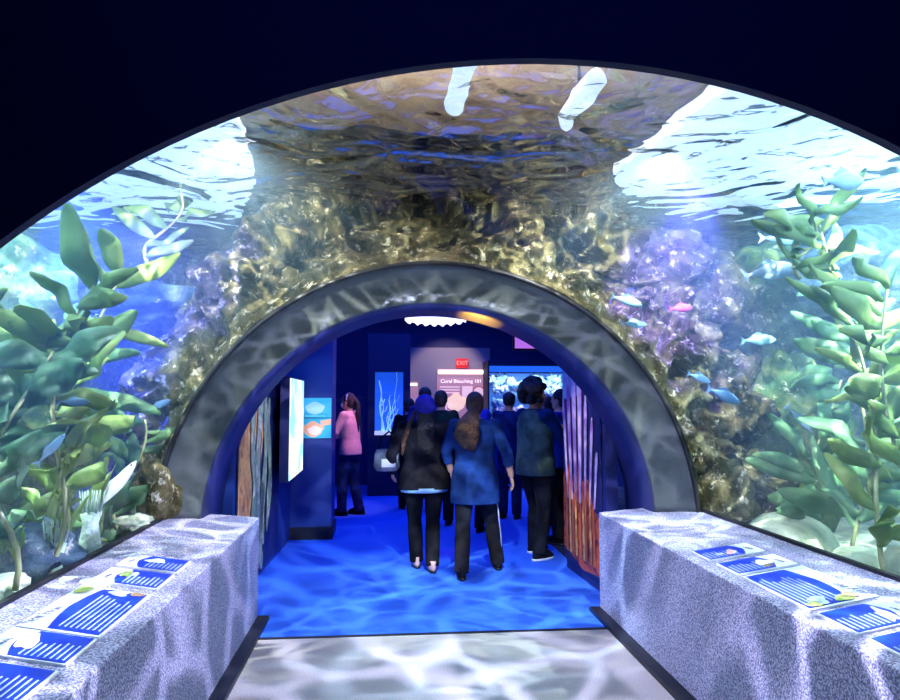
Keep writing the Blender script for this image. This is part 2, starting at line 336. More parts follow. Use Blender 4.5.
# benches
def bench(sx, xa, label):
    xg = sx*1.96; zg, za = .80, .745; y0, y1 = 1.62, 5.4
    b = MB(); P = [(xg, y0, .0), (xa, y0, .0), (xa, y0, za), (xg, y0, zg)]
    b.prism(P, (0, y1-y0, 0))
    o = b.build('bench', M_bench, smooth=False, bevel=.008); tag(o, label, 'bench')
    return o
bl = bench(-1, -1.335, 'speckled grey bench with blue text panels along the left glass')
br = bench(1, 1.252, 'speckled grey bench with blue text panels along the right glass')
for sx, x, lab in ((-1, -1.335, 'glossy black kerb along the foot of the left bench'), (1, 1.252, 'glossy black kerb along the foot of the right bench')):
    x1 = x-sx*.085
    o = MB().box(min(x, x1), max(x, x1), 1.62, 5.4, .0, .03).build('floor_kerb', M_black, smooth=False); tag(o, lab, 'kerb')

# info panels on benches
M_pw = mat('panel_white', (.80, .82, .90), .35); M_pb = mat('panel_blue', (.004, .025, .55), .35, noise_c=[(.006, .05, .65)], nscale=6)
M_txt = mat('panel_text', (.50, .62, .92), .5); M_ink = mat('panel_ink', (.12, .10, .25), .5); M_cy = mat('panel_cyan', (.25, .55, .85), .5)
M_art = {'green': mat('art_green', (.14, .30, .05), .5, noise_c=[(.55, .62, .2)], nscale=30), 'white': mat('art_white', (.75, .82, .85), .5, noise_c=[(.45, .6, .75)], nscale=30),
         'pink': mat('art_pink', (.8, .25, .35), .5, noise_c=[(.9, .7, .7)], nscale=25), 'cream': mat('art_cream', (.82, .72, .62), .5, noise_c=[(.9, .85, .85)], nscale=20), 'brown': mat('art_brown', (.25, .14, .08), .5, noise_c=[(.5, .35, .2)], nscale=30)}
def info_panel(sx, yc, ln, label, title=None, arts=()):
    """u runs from the glass edge (0) to the aisle edge (1) across .34 m; v runs along the bench"""
    ug, ua = (1.755, 1.43) if sx < 0 else (1.69, 1.33)
    W = ug-ua; slope = math.atan(.055/.62)
    cx = sx*(ug+ua)/2; zc = .745+.055*(abs(cx)-(1.335 if sx < 0 else 1.252))/(1.96-(1.335 if sx < 0 else 1.252))
    r = empty('info_panel', (cx, yc, zc), 0, label, 'information panel', 'text panels on the %s bench' % ('left' if sx < 0 else 'right'))
    sl = .055/(1.96-(1.335 if sx < 0 else 1.252)); sh = .22
    def P(u, v, h):  # u 0..1 glass->aisle, v -.5..+.5 along
        x = sx*(ug-(ug+ua)/2-u*W); y = v*ln-sh*(u-.5)*W; return (x, y, sl*x*sx+h)
    def quad(name, u0, u1, v0, v1, h, m, t=.002, par=r):
        return MB().prism([P(u0, v0, h), P(u1, v0, h), P(u1, v1, h), P(u0, v1, h)], (0, 0, t)).build(name, m, par, smooth=False)
    bd = quad('board', 0, 1, -.5, .5, .001, M_pw, .008)
    far = 1
    # blue field with a curved upper edge
    pts = [P(.97, -.47, .010), P(.97, .47, .010)]+[P(.24+.16*abs(k/10-.5)**1.5*2, .47-.94*k/10, .010) for k in range(11)]
    bf = MB().prism(pts, (0, 0, .0015)).build('blue_field', M_pb, r, smooth=False)
    tx = MB(); nl = 8
    for k in range(nl):
        u = .44+.48*k/(nl-1); v1 = (.16 if ln > .4 else .02)+.16*random.random()
        tx.prism([P(u, -.42, .0125), P(u+.020, -.42, .0125), P(u+.020, v1, .0125), P(u, v1, .0125)], (0, 0, .0006))
    to = tx.build('text_lines', M_txt, r, smooth=False)
    for (kind, u, v, ru, rv, rot) in arts:
        pts = []
        for k in range(18):
            q = 2*PI*k/18; rr = 1+.18*math.sin(3*q+u*9)+.1*math.sin(5*q)
            a, bq = ru*rr*math.cos(q), rv*rr*math.sin(q)
            pts.append(P(max(.03, min(.97, u+a*math.cos(rot)-bq*math.sin(rot)*ln/W)), max(-.48, min(.48, v+a*math.sin(rot)*W/ln+bq*math.cos(rot))), .0135))
        MB().prism(pts, (0, 0, .0006)).build('picture', M_art[kind], r, smooth=False)
    if title:
        writing('title', title, .075 if ln > .4 else .034, M_ink, r, P(.15, -.06 if ln > .4 else 0, .0108), (0, -sx*math.atan(sl), PI/2 if sx < 0 else -PI/2), extrude=.0005)
    return r
info_panel(-1, 3.82, .25, 'small blue text panel on the left bench, nearest the metal ring', 'On the Reef', [('white', .5, .1, .16, .16, .4)])
info_panel(-1, 3.52, .26, 'small blue text panel on the left bench with a green picture, beside the big panel', 'Kelp Crab', [('green', .36, .12, .08, .22, 0), ('white', .46, .16, .08, .12, 0)])
info_panel(-1, 3.02, .56, 'big blue text panel with a dark title lying on the left bench', 'View From the Kelp', [('green', .10, .40, .12, .10, .2), ('white', .62, .40, .13, .07, .3), ('brown', .85, .43, .10, .05, 0)])
info_panel(-1, 2.60, .25, 'blue text panel on the left bench with a pale pinkish shell picture', 'Sea Hare', [('cream', .38, .02, .11, .28, .1)])
info_panel(-1, 2.30, .25, 'blue text panel with a green leafy picture, cut by the left edge of the photo', 'Seaweed', [('green', .22, .1, .14, .30, .1), ('cream', .3, .2, .06, .12, .1)])
info_panel(1, 3.83, .22, 'small blue text panel with a pink fish on the right bench, nearest the metal ring', 'Garibaldi', [('pink', .5, -.15, .08, .25, .5), ('white', .72, -.2, .06, .10, .5)])
info_panel(1, 3.53, .23, 'small blue text panel on the right bench with a round white shell picture', 'Sea Urchin', [('cream', .40, -.05, .13, .2, 0), ('brown', .42, -.30, .08, .08, 0)])
info_panel(1, 3.10, .55, 'big blue text panel on the right bench with green kelp pictures', 'Heart of the Kelp', [('brown', .30, -.38, .10, .07, 0), ('green', .42, -.42, .12, .07, .5), ('white', .72, -.36, .10, .10, 0), ('green', .85, -.42, .10, .06, 0)])
info_panel(1, 2.66, .25, 'blue text panel with a long cream coloured fish on the right bench', 'Shark', [('cream', .38, -.1, .07, .32, .1)])
info_panel(1, 2.36, .25, 'blue text panel cut off by the right edge of the photo', 'Kelpfish', [('cream', .4, -.2, .07, .2, .1)])

# ------------------------------------------------------------------ tank: water surface, lights, sand, reef
WZ = 3.15
g = MB(); g.add([(-5.6, 1.6, WZ), (5.6, 1.6, WZ), (5.6, 9.2, WZ), (-5.6, 9.2, WZ)], [(0, 1, 2, 3)])
ws = g.build('water_surface', M_water, smooth=False); tag(ws, 'rippled water surface seen from below, over the whole tunnel', 'water', kind='stuff')
M_dif = mat('light_diffuser', (.8, .85, .9), .5, em=(.55, .74, 1.0), es=2.0)
M_tan = mat('tan_ceiling', (.50, .36, .25), .8, em=None)
struct(MB().box(-5.6, 5.6, 1.6, 9.2, 4.9, 5.0).build('ceiling', M_tan, smooth=False))
def panel(pts, label):
    o = MB().prism([(x, y, 3.42) for x, y in pts], (0, 0, .08)).build('ceiling_light', M_dif, smooth=False); tag(o, label, 'light', 'light panels over the tank'); return o
panel([(-1.35, 4.2), (-1.55, 6.1), (-2.05, 7.9), (-4.9, 8.6), (-4.9, 5.2), (-3.6, 3.8)], 'glowing pale blue light panel above the water, upper left')
panel([(1.62, 3.4), (1.52, 5.7), (2.0, 6.6), (3.1, 7.2), (4.9, 6.3), (4.6, 3.3)], 'glowing pale blue light panel above the water, upper right')
lamp('added_ceiling_fill', 'AREA', (0, 4.6, 3.6), (0, 4.6, 4.9), 600, (1, .9, .8), .8, 3.5)  # unseen fill added to light the ceiling and tint the ripples brown

for (x, y, lab) in ((.05, 4.25, 'added glow tube over the water, above the crown of the tunnel'), (.88, 4.45, 'added glow tube over the water, right of the crown tube')):
    r = empty('added_glow_tube', (x, y, 3.55), 0, lab, 'light')  # made-up tubes, added to put white streaks into the ripples
    MB().tube([(0, -.35, 0), (0, .35, 0)], .07, 12).build('tube', M_dif, r); MB().tube([(0, 0, .06), (0, 0, 1.35)], .01, 6).build('cord', M_black, r)
# tinted water filling the tank around the tunnel
def water_body(y0, y1, square=False):
    n = 48; cx, cz, R0 = -.01, .63, 1.965; zb = .30; X = 5.5
    t0 = math.asin((zb-cz)/R0); inn = [(cx+R0*math.cos(t0+(PI-2*t0)*i/n), cz+R0*math.sin(t0+(PI-2*t0)*i/n)) for i in range(n+1)]
    if square: inn = [(max(-1.8, min(1.8, (x-cx)*1.6)), min(2.85, cz+(z-cz)*1.6) if z > cz else z) for x, z in inn]
    out = []
    for (x, z) in inn:
        dx, dz = x-cx, z-cz; k = min((X/abs(dx)) if abs(dx) > 1e-6 else 1e9, ((WZ-.01-cz)/dz) if dz > 1e-6 else 1e9); out.append((cx+dx*k, max(zb, cz+dz*k)))
    out[0] = (X, zb); out[-1] = (-X, zb); m_ = n+1
    V = [(x, y, z) for y in (y0, y1) for pts in (inn, out) for x, z in pts]; Fc = []
    for i in range(n): Fc += [(i, i+1, m_+i+1, m_+i), (2*m_+i, 3*m_+i, 3*m_+i+1, 2*m_+i+1), (i, 2*m_+i, 2*m_+i+1, i+1), (m_+i, m_+i+1, 3*m_+i+1, 3*m_+i)]
    Fc += [(0, m_, 3*m_, 2*m_), (n, 2*m_+n, 3*m_+n, m_+n)]
    m = bpy.data.materials.new('tinted_water'); m.use_nodes = True; N = m.node_tree.nodes; L = m.node_tree.links; N.remove(N['Principled BSDF'])
    t = N.new('ShaderNodeBsdfTransparent'); L.new(t.outputs[0], N['Material Output'].inputs[0])
    a = N.new('ShaderNodeVolumeAbsorption'); a.inputs['Color'].default_value = (.30, .72, .95, 1); a.inputs['Density'].default_value = .09
    sc = N.new('ShaderNodeVolumeScatter'); sc.inputs['Color'].default_value = (.35, .62, 1, 1); sc.inputs['Density'].default_value = .105
    ad = N.new('ShaderNodeAddShader'); L.new(a.outputs[0], ad.inputs[0]); L.new(sc.outputs[0], ad.inputs[1]); L.new(ad.outputs[0], N['Material Output'].inputs['Volume'])
    return MB().add(V, Fc).build('water_body', m, smooth=False)
tag(water_body(1.62, 5.74), 'clear blue tinted water filling the tank around the tunnel', 'water', kind='stuff')
tag(water_body(5.741, 8.75, True), 'clear blue tinted water at the far side of the tank, behind the ring', 'water', kind='stuff')

# sand beds
for sx in (-1, 1):
    b = MB(); nx, ny = 30, 50; V = []
    for i in range(nx+1):
        for j in range(ny+1):
            x = sx*(1.93+3.7*i/nx); y = 1.62+7.3*j/ny
            V.append((x, y, .48+.10*noise.noise((x*.8, y*.8, 3))+.03*noise.noise((x*3, y*3, 1))+.06*i/nx))
    b.add(V, [(i*(ny+1)+j, (i+1)*(ny+1)+j, (i+1)*(ny+1)+j+1, i*(ny+1)+j+1) for i in range(nx) for j in range(ny)])
    struct(b.build('floor', M_sand))
def fbm(p, o=5):
    return noise.fractal(p, .9, 2.1, o)
# rock reef surface around the ring, falling back into the tank
def reef(name, m):
    nt_, nr = 420, 170; V = []; t0, t1 = -.12, PI+.12
    for j in range(nr+1):
        s = j/nr; r = 1.972+ (5.5-1.972)*(s**1.6)
        for i in range(nt_+1):
            t = t0+(t1-t0)*i/nt_; c, sn = math.cos(t), math.sin(t)
            x = -.043+r*c; z = .67+r*sn
            left = max(0, -c)
            # collar width: broad on top and right, narrow on the left
            cw = .40+.32*max(0, sn) + (.25 if c > 0 else .0)*c
            q = (r-1.972-cw)/.55; q = max(0, min(1, q)); q = q*q*(3-2*q)
            p = Vector((x*1.3, z*1.3, 2.0))
            y = 5.08+ .55*min(1, (r-1.972)/.5)*.6 + q*(2.0 if c < 0 else 1.25) + max(0, r-3.2)*.25
            n1 = fbm(p*1.0, 4)*.42; n2 = fbm(p*4.5, 5)*.12; rid = abs(noise.noise(p*2.2))
            amp = min(1, .12+(r-1.972)*2.4)
            n3 = abs(noise.noise(p*9))*.10+fbm(p*14, 4)*.035
            y += (n1+n2*1.5+rid*.45+n3)*amp
            if c > .1 and r > 2.5: y -= .35*max(0, noise.noise(Vector((x*1.1, z*1.6, 9))))*2
            z2 = z + fbm(Vector((x*2, z*2, 7)), 3)*.10*amp
            V.append((x+fbm(Vector((z*2, x*2, 5)), 3)*.10*amp, max(y, 5.06), min(z2, 3.22)))
    b = MB(); b.add(V, [(j*(nt_+1)+i, j*(nt_+1)+i+1, (j+1)*(nt_+1)+i+1, (j+1)*(nt_+1)+i) for j in range(nr) for i in range(nt_)])
    return b.build(name, m)
struct(reef('wall_back', M_rock))
# rough side walls
for sx, nm, m in ((-1, 'wall_left', M_rockb), (1, 'wall_right', M_rockg)):
    V = []; nu, nv = 90, 50
    for i in range(nu+1):
        for j in range(nv+1):
            y = 1.6+7.4*i/nu; z = .3+2.9*j/nv
            V.append((sx*(4.6+.5*fbm(Vector((y*.9, z*.9, sx*4)), 4)+.12*fbm(Vector((y*4, z*4, 1)), 3)), y, z))
    struct(MB().add(V, [(i*(nv+1)+j, i*(nv+1)+j+1, (i+1)*(nv+1)+j+1, (i+1)*(nv+1)+j) for i in range(nu) for j in range(nv)]).build(nm, m))

# boulders
def rock(loc, r, m, label, cat='rock', group=None, seed=0, amp=.28, sub=4, name='boulder', fr=1.2):
    bm = bmesh.new(); bmesh.ops.create_icosphere(bm, subdivisions=sub, radius=1)
    for v in bm.verts:
        n = v.co.normalized(); d = 1+amp*fbm(n*fr+Vector((seed*7.3, seed, 0)), 5)+.10*amp*fbm(n*8+Vector((seed, 0, 0)), 3)
        v.co = Vector((n.x*r[0]*d, n.y*r[1]*d, n.z*r[2]*d))
    me = bpy.data.meshes.new(name); bm.to_mesh(me); bm.free(); me.materials.append(m)
    for p in me.polygons: p.use_smooth = True
    o = bpy.data.objects.new(name, me); COL.objects.link(o); o.location = loc
    return tag(o, label, cat, group)
def rp(px, py, Y): return tuple(at(px, py, Y))
rock(rp(790, 552, 4.9), (.33, .38, .28), M_pale, 'smooth pale green dome-shaped rock on the sand behind the right bench', seed=1, amp=.10)
rock(rp(862, 570, 4.05), (.20, .24, .13), M_pale, 'white speckled rock low behind the right glass, right of the green dome', seed=2, amp=.14)
rock(rp(902, 566, 3.6), (.09, .14, .10), M_pale, 'small pale green rock at the right edge behind the glass', seed=3, amp=.12)
rock(rp(725, 500, 5.2), (.22, .25, .30), M_rock, 'brown mossy rock at the foot of the ring on the right', seed=4, amp=.4)
rock(rp(760, 470, 5.9), (.35, .4, .75), M_rock, 'tall brown and olive rock right of the ring', seed=5, amp=.45)
rock(rp(800, 440, 5.6), (.34, .4, .70), M_rockg, 'tall pale green crusted rock behind the right kelp', seed=6, amp=.5)
rock(rp(722, 392, 6.0), (.28, .3, .38), M_rock, 'brown rock with a green ledge beside the ring, mid height on the right', seed=7, amp=.5)
rock(rp(720, 300, 6.2), (.5, .4, .36), M_rock, 'pale streaked rock under the surface above the fish on the right', seed=8, amp=.5)
rock(rp(770, 275, 6.0), (.45, .4, .24), M_rockg, 'whitish crusted ledge rock behind the top of the right kelp', seed=9, amp=.5)
rock(rp(655, 262, 5.9), (.5, .4, .28), M_rock, 'violet lit rock slope above the ring on the right', seed=10, amp=.5)
rock(rp(868, 268, 5.2), (.55, .4, .30), M_rockb, 'slanting blue-grey rock behind the upper right kelp', seed=11, amp=.45)
rock(rp(10, 420, 4.3), (.30, .35, .42), M_rockg, 'yellow green crusted rock at the left edge behind the kelp', seed=12, amp=.45)
rock(rp(22, 290, 5.2), (.42, .4, .30), M_rockg, 'green and cream rock below the surface at the upper left edge', seed=13, amp=.5)
rock(rp(100, 305, 6.4), (.8, .5, .26), M_rockb, 'dim blue rock ledge under the surface on the left', seed=14, amp=.5)
rock(rp(28, 556, 3.7), (.22, .22, .14), M_rockb, 'dark blue low rock on the sand at the left edge', seed=15, amp=.3)
rock(rp(60, 546, 4.3), (.20, .22, .12), M_rockb, 'small blue rock beside the white coral on the left', seed=16, amp=.3)
rock(rp(158, 500, 5.15), (.16, .2, .30), M_rock, 'olive brown rock at the foot of the ring on the left', seed=17, amp=.4)
rock(rp(200, 380, 5.45), (.22, .25, .40), M_rock, 'brown rock column hugging the left side of the ring', seed=18, amp=.5)
rock(rp(250, 280, 5.6), (.42, .3, .28), M_rock, 'brown cracked rock above the ring on the left', seed=19, amp=.5)
rock(rp(400, 243, 5.7), (.6, .3, .16), M_rock, 'dark olive rock ledge over the crown of the ring', seed=20, amp=.5)
rock(rp(540, 243, 5.7), (.5, .3, .18), M_rock, 'olive and cream rock ledge right of the ring crown', seed=21, amp=.5)

# kelp
def kelp(root, top, label, nb=16, L=.42, W=.07, mi=0, lean=0, seed=0, yaw0=None, name='kelp_plant', spread=1.0):
    rnd = random.Random(seed+100); r = empty(name, root, 0, label, 'kelp', 'kelp plants in the tank')
    A = Vector((0, 0, 0)); B = Vector(top)-Vector(root); pts = []
    for k in range(13):
        t = k/12; pts.append(A.lerp(B, t)+Vector((.10*math.sin(t*5+seed), .08*math.cos(t*4+seed), 0))*min(1, t*3))
    MB().tube(pts, [.014-.007*k/12 for k in range(13)], 8).build('stem', M_stem, r)
    b = MB(); fl = MB()
    for k in range(nb):
        t = .10+.90*(k+.5)/nb; i = int(t*12); i = min(i, 11); base = pts[i].lerp(pts[i+1], t*12-i)
        ang = rnd.uniform(0, 2*PI); up = rnd.uniform(-.1, 1.0); ln = L*rnd.uniform(.7, 1.25); wd = W*.62*rnd.uniform(.7, 1.4)
        d = Vector((math.cos(ang)*spread, math.sin(ang)*.6, up)).normalized(); side = d.cross(Vector((rnd.uniform(-.3, .3), -1, rnd.uniform(-.2, .4)))).normalized(); nrm = side.cross(d).normalized()
        b_i = k; n = 12; V = []; droop = rnd.uniform(-.25, .35)
        for j in range(n+1):
            s = j/n; ww = wd*(math.sin(PI*min(1, s*.93+.04))**.7); c = base+d*(ln*s)+Vector((0, 0, -droop*ln*s*s))+nrm*(.03*math.sin(s*8+k))
            for e in (-1, -.35, .35, 1):
                rip = .012*math.sin(s*16+e*3+k)*abs(e)
                q3 = c+side*(ww*e)+nrm*(rip+.016*(1-abs(e))); wx = q3.x+root[0]+.01; wz = q3.z+root[2]-.63; rd = math.hypot(wx, wz)
                if rd < 2.03: q3.x += wx*(2.03/rd-1); q3.z += wz*(2.03/rd-1)   # the blade bends along the acrylic
                if q3.z+root[2] > 3.13: q3.z = 3.13-root[2]
                V.append(q3)
        m_ = 4; V2 = [v-nrm*.004 for v in V]; nn = len(V)
        Fc = [(j*m_+q, j*m_+q+1, (j+1)*m_+q+1, (j+1)*m_+q) for j in range(n) for q in range(3)]
        Fc += [(nn+a, nn+d_, nn+c_, nn+b_) for a, b_, c_, d_ in Fc[:n*3]]
        for j in range(n): Fc += [(j*m_, (j+1)*m_, nn+(j+1)*m_, nn+j*m_), (j*m_+3, nn+j*m_+3, nn+(j+1)*m_+3, (j+1)*m_+3)]
        b.add(V+V2, Fc)
    b.build('blades', M_kelp[mi], r)
    return r
kelp(rp(40, 600, 3.6), rp(98, 285, 3.7), 'tall kelp with broad green blades leaning right, nearest the left glass', 30, .36, .085, 0, seed=1)
kelp(rp(15, 590, 3.2), rp(30, 350, 3.3), 'teal kelp at the left edge of the tank', 24, .36, .085, 1, seed=2)
kelp(rp(70, 560, 4.4), rp(55, 330, 4.5), 'pale green kelp behind the leaning one on the left', 30, .44, .09, 1, seed=3)
kelp(rp(130, 560, 5.0), rp(128, 420, 5.0), 'thin green kelp standing before the blue gap beside the left rocks', 14, .36, .06, 1, seed=22)
kelp(rp(60, 600, 4.2), rp(108, 268, 4.3), 'tall thin kelp with upright blades before the blue gap on the left', 26, .42, .08, 0, seed=27)
kelp(rp(40, 560, 4.4), rp(10, 470, 4.5), 'short olive kelp low behind the teal one on the left', 10, .40, .08, 0, seed=4)
kelp(rp(-30, 600, 3.6), rp(-5, 300, 3.6), 'yellow green kelp half outside the left edge', 16, .40, .09, 0, seed=5)
kelp(rp(890, 600, 3.4), rp(826, 222, 4.2), 'tall bright green kelp reaching the surface on the right', 34, .42, .075, 0, seed=6)
kelp(rp(850, 560, 4.3), rp(868, 300, 4.4), 'dark green kelp with long slanting blades on the right', 32, .52, .09, 1, seed=7)
kelp(rp(905, 590, 3.5), rp(890, 280, 3.6), 'green kelp at the right edge of the tank', 20, .42, .09, 0, seed=8)
kelp(rp(815, 545, 5.0), rp(835, 380, 5.0), 'teal kelp low behind the others on the right', 24, .46, .09, 1, seed=9)
kelp(rp(150, 250, 5.2)[:2]+(2.55,), rp(170, 190, 5.2), 'bright green kelp tips floating at the surface on the upper left', 7, .36, .07, 2, seed=10)
kelp(rp(800, 262, 4.0)[:2]+(2.35,), rp(806, 212, 4.0), 'yellow green kelp tips just below the surface on the right', 7, .26, .045, 2, seed=11)

# fish
def fish(pos, ln, ang, m, label, pitch=0, roll=0, deep=.30, fork=.22):
    r = empty('fish', pos, ang, label, 'fish'); r.rotation_euler = (0, pitch, ang)
    b = MB(); n = 12; secs = []
    prof = [0.02, .10, .20, .30, .40, .50, .60, .70, .80, .88, .95]
    hh = [.05, .45, .72, .92, 1, .98, .85, .65, .42, .24, .17]
    V = []; N_ = 12
    for s, h in zip(prof, hh):
        for k in range(N_):
            q = 2*PI*k/N_; V.append(((.5-s)*ln, math.cos(q)*h*ln*deep*.22, math.sin(q)*h*ln*deep*.5))
    m_ = len(prof)
    b.add(V, [(i*N_+k, i*N_+(k+1) % N_, (i+1)*N_+(k+1) % N_, (i+1)*N_+k) for i in range(m_-1) for k in range(N_)]+[tuple(range(N_))[::-1], tuple(range((m_-1)*N_, m_*N_))])
    b.build('body', m, r)
    t = MB(); x0 = -.44*ln
    t.prism([(x0, -.004, .02*ln), (x0-.14*ln, -.004, fork*ln*.6), (x0-.09*ln, -.004, 0), (x0-.14*ln, -.004, -fork*ln*.6), (x0, -.004, -.02*ln)], (0, .008, 0))
    t.build('tail_fin', m, r, smooth=False)
    f = MB(); f.prism([(.15*ln, -.003, .13*ln*deep/.3), (-.05*ln, -.003, .22*ln*deep/.3), (-.28*ln, -.003, .10*ln*deep/.3), (-.10*ln, -.003, .08*ln)], (0, .006, 0)); f.build('dorsal_fin', m, r, smooth=False)
    e = MB(); e.ell((.38*ln, .035*ln, .02*ln), (.016*ln,)*3, 8, 6); e.ell((.38*ln, -.035*ln, .02*ln), (.016*ln,)*3, 8, 6); e.build('eye', M_black, r)
    return r
M_fs = mat('silver_fish', (.22, .38, .50), .4, .1, noise_c=[(.14, .30, .42)], nscale=8); M_fb = mat('blue_fish', (.05, .14, .36), .4, noise_c=[(.12, .25, .5)], nscale=8)
M_fp = mat('pink_fish', (.50, .08, .22), .4); M_fd = mat('dark_fish', (.10, .16, .28), .4, noise_c=[(.2, .3, .45)], nscale=8)
fish(rp(628, 301, 4.5), .22, PI+.1+PI, M_fs, 'silvery blue fish just above the ring edge on the right', pitch=.25)
fish(rp(635, 324, 4.6), .18, 0, M_fs, 'smaller pale fish below the silvery one beside the ring', pitch=.05)
fish(rp(682, 308, 5.0), .20, 0.2, M_fp, 'pink fish against the violet rock', pitch=-.1)
fish(rp(760, 340, 4.4), .25, .1, M_fs, 'light blue fish in the middle of the right side', pitch=-.05)
fish(rp(725, 396, 4.6), .27, .2, M_fb, 'blue fish swimming down beside the rocks, nearest the ring', pitch=.35)
fish(rp(700, 378, 5.0), .20, .2, M_fb, 'dim blue fish behind and above the swimming-down blue one', pitch=.3)
fish(rp(772, 271, 4.4), .40, .1, M_fd, 'long dark blue fish near the upper kelp', pitch=-.2)
fish(rp(785, 238, 4.8), .34, -.1, M_fb, 'pale blue fish below the surface light, upper right', pitch=0)
fish(rp(845, 181, 3.7), .26, .1, M_fd, 'dark fish silhouetted against the bright surface', pitch=-.1, deep=.45)
fish(rp(800, 420, 4.6), .26, .1, M_fd, 'slim dark fish diagonal before the pale green rock', pitch=.75, deep=.2)
fish(rp(52, 448, 3.3), .17, .3, M_fs, 'slender silver fish among the left kelp', pitch=-.9, deep=.22)
fish(rp(118, 484, 4.3), .34, .2, mat('white_fish', (.8, .88, .92), .4), 'long white fish heading up past the blue gap on the left', pitch=-.95, deep=.2)
fish(rp(75, 402, 3.6), .14, .1, M_fs, 'tiny pale fish above the tall left kelp base', pitch=.0)
fish(rp(160, 405, 5.0), .16, .1, M_fb, 'faint blue fish in the deep blue gap', pitch=-.5)

def anemone(pos, s, m, label):
    r = empty('anemone', pos, 0, label, 'anemone')
    MB().loft([(0, 0, -.4*s, .34*s, .34*s), (0, 0, .0, .26*s, .26*s), (0, 0, .45*s, .20*s, .20*s), (0, 0, .7*s, .27*s, .27*s), (0, 0, .76*s, .2*s, .2*s)]).build('column', m, r)
    t = MB()
    for k in range(22):
        q = k*2.4; rr = .10*s+.12*s*(k % 3)/2
        a = Vector((math.cos(q)*rr, math.sin(q)*rr, .74*s)); t.tube([a, a*1.25+Vector((0, 0, .04*s)), a*1.5+Vector((0, 0, .22*s))], [.035*s, .028*s, .012*s], 6)
    t.build('tentacles', m, r); return r
M_an = mat('white_anemone', (.62, .75, .72), .5, noise_c=[(.4, .6, .5)], nscale=20, bump=.4, bscale=40)
anemone(rp(90, 540, 4.05), .20, M_an, 'white plumose anemone on the left sand, the one nearer the ring')
anemone(rp(54, 572, 3.65), .19, M_an, 'pale green white anemone right behind the left glass base')
rock(rp(137, 522, 4.85), (.10, .14, .05), M_pale, 'small cream and pink coral lump against the left glass base', seed=31, amp=.5, cat='coral', name='coral_lump')
rock(rp(0, 586, 3.3), (.12, .12, .05), M_pale, 'flat white stone at the lower left edge of the tank', seed=32, amp=.2)


# ------------------------------------------------------------------ exhibit room
RC = 3.2
RL = 2.72
struct(MB().box(-3.4, 3.7, 8.8, 13.8, RC, RC+.1).build('ceiling', M_blue, smooth=False))
struct(MB().box(-1.72, 1.62, 5.73, 8.8, RL, RL+.08).build('ceiling', M_blue, smooth=False))
struct(MB().box(-3.3, 3.6, 8.8, 8.86, RL+.08, RC).build('wall_header', M_blue, smooth=False))
struct(MB().box(-3.3, 3.6, 13.55, 13.7, 0, RC).build('wall_back', M_blue, smooth=False))
struct(MB().box(-3.3, -3.2, 8.8, 13.55, 0, RC).build('wall_left', M_blue, smooth=False))
struct(MB().box(3.5, 3.6, 7.0, 13.55, 0, RC).build('wall_right', M_blue, smooth=False))
# slanted left side wall, right side wall stub
struct(MB().prism([(-1.60, 5.73, 0), (-1.50, 8.38, 0), (-1.62, 8.38, 0), (-1.72, 5.73, 0)], (0, 0, RL)).build('wall_left', M_bluel, smooth=False))
struct(MB().prism([(1.42, 5.73, 0), (1.36, 6.80, 0), (1.46, 6.80, 0), (1.52, 5.73, 0)], (0, 0, RL)).build('wall_right', M_blue, smooth=False))
o = MB().box(-1.62, -1.03, 8.385, 8.95, .14, RL-.01).build('wall_partition', M_bluel, smooth=False); struct(o)
struct(MB().box(-1.62, -1.01, 8.36, 8.97, 0, .14).build('baseboard_left', M_black, smooth=False))

# left mural (flat painted panel on the side wall)
def wallframe(x0, y0, x1, y1):
    a = Vector((x0, y0, 0)); b = Vector((x1, y1, 0)); t = (b-a).normalized(); return a, t, (b-a).length
def mural(name, x0, y0, x1, y1, z0, z1, side, m, label):
    a, t, ln = wallframe(x0, y0, x1, y1); nr = Vector((t.y, -t.x, 0))*side
    r = empty(name, (a.x, a.y, z0), 0, label, 'mural')
    def P(u, v, h=0): return tuple(t*(u*ln)+nr*h+Vector((0, 0, v*(z1-z0))))
    MB().prism([P(0, 0, .003), P(1, 0, .003), P(1, 1, .003), P(0, 1, .003)], tuple(nr*.012)).build('board', m, r, smooth=False)
    def shape(nm, pts, mm, h): return MB().prism([P(u, v, h) for u, v in pts], tuple(nr*.002)).build(nm, mm, r, smooth=False)
    return r, shape
M_mb = mat('mural_navy', (.006, .012, .10), .5)
M_mo = mat('mural_orange', (.55, .22, .05), .5, noise_c=[(.75, .42, .14), (.35, .11, .04)], nscale=7)
M_mk = mat('mural_black', (.01, .01, .02), .5)
M_mg = mat('mural_weed', (.35, .42, .28), .5, noise_c=[(.16, .28, .18), (.55, .6, .45)], nscale=9)
r, sh = mural('rock_mural', -1.592, 5.80, -1.53, 7.55, .06, 2.25, 1, M_mb, 'tall wall mural of orange rock and grey green seaweed, left past the ring')
pts = [(0, .0), (.36, 0), (.40, .3), (.50, .5), (.60, .8), (.56, .99), (.2, .99), (0, .99)]
sh('painted_rock', pts, M_mo, .016)
for k, (u, v0, v1, wd) in enumerate([(.30, .20, .78, .05), (.42, .12, .84, .06), (.56, .10, .80, .055), (.68, .14, .72, .05), (.36, .02, .40, .05), (.50, .0, .38, .05)]):
    def finger(ww, h, mm, nm, g):
        L_, R_ = [], []
        for j in range(13):
            q = j/12; v = v0-g+(v1-v0+2*g)*q; c = u+.035*math.sin(q*7+k*1.7); e = (ww*(1-.25*q)+.012*math.sin(q*17+k))*(1 if 0 < j < 12 else .3)
            L_.append((c-e, v)); R_.append((c+e, v))
        return sh(nm, L_+R_[::-1], mm, h)
    finger(wd+.02, .0185, M_mk, 'weed_outline', .008); finger(wd, .021, M_mg, 'seaweed_frond', 0)
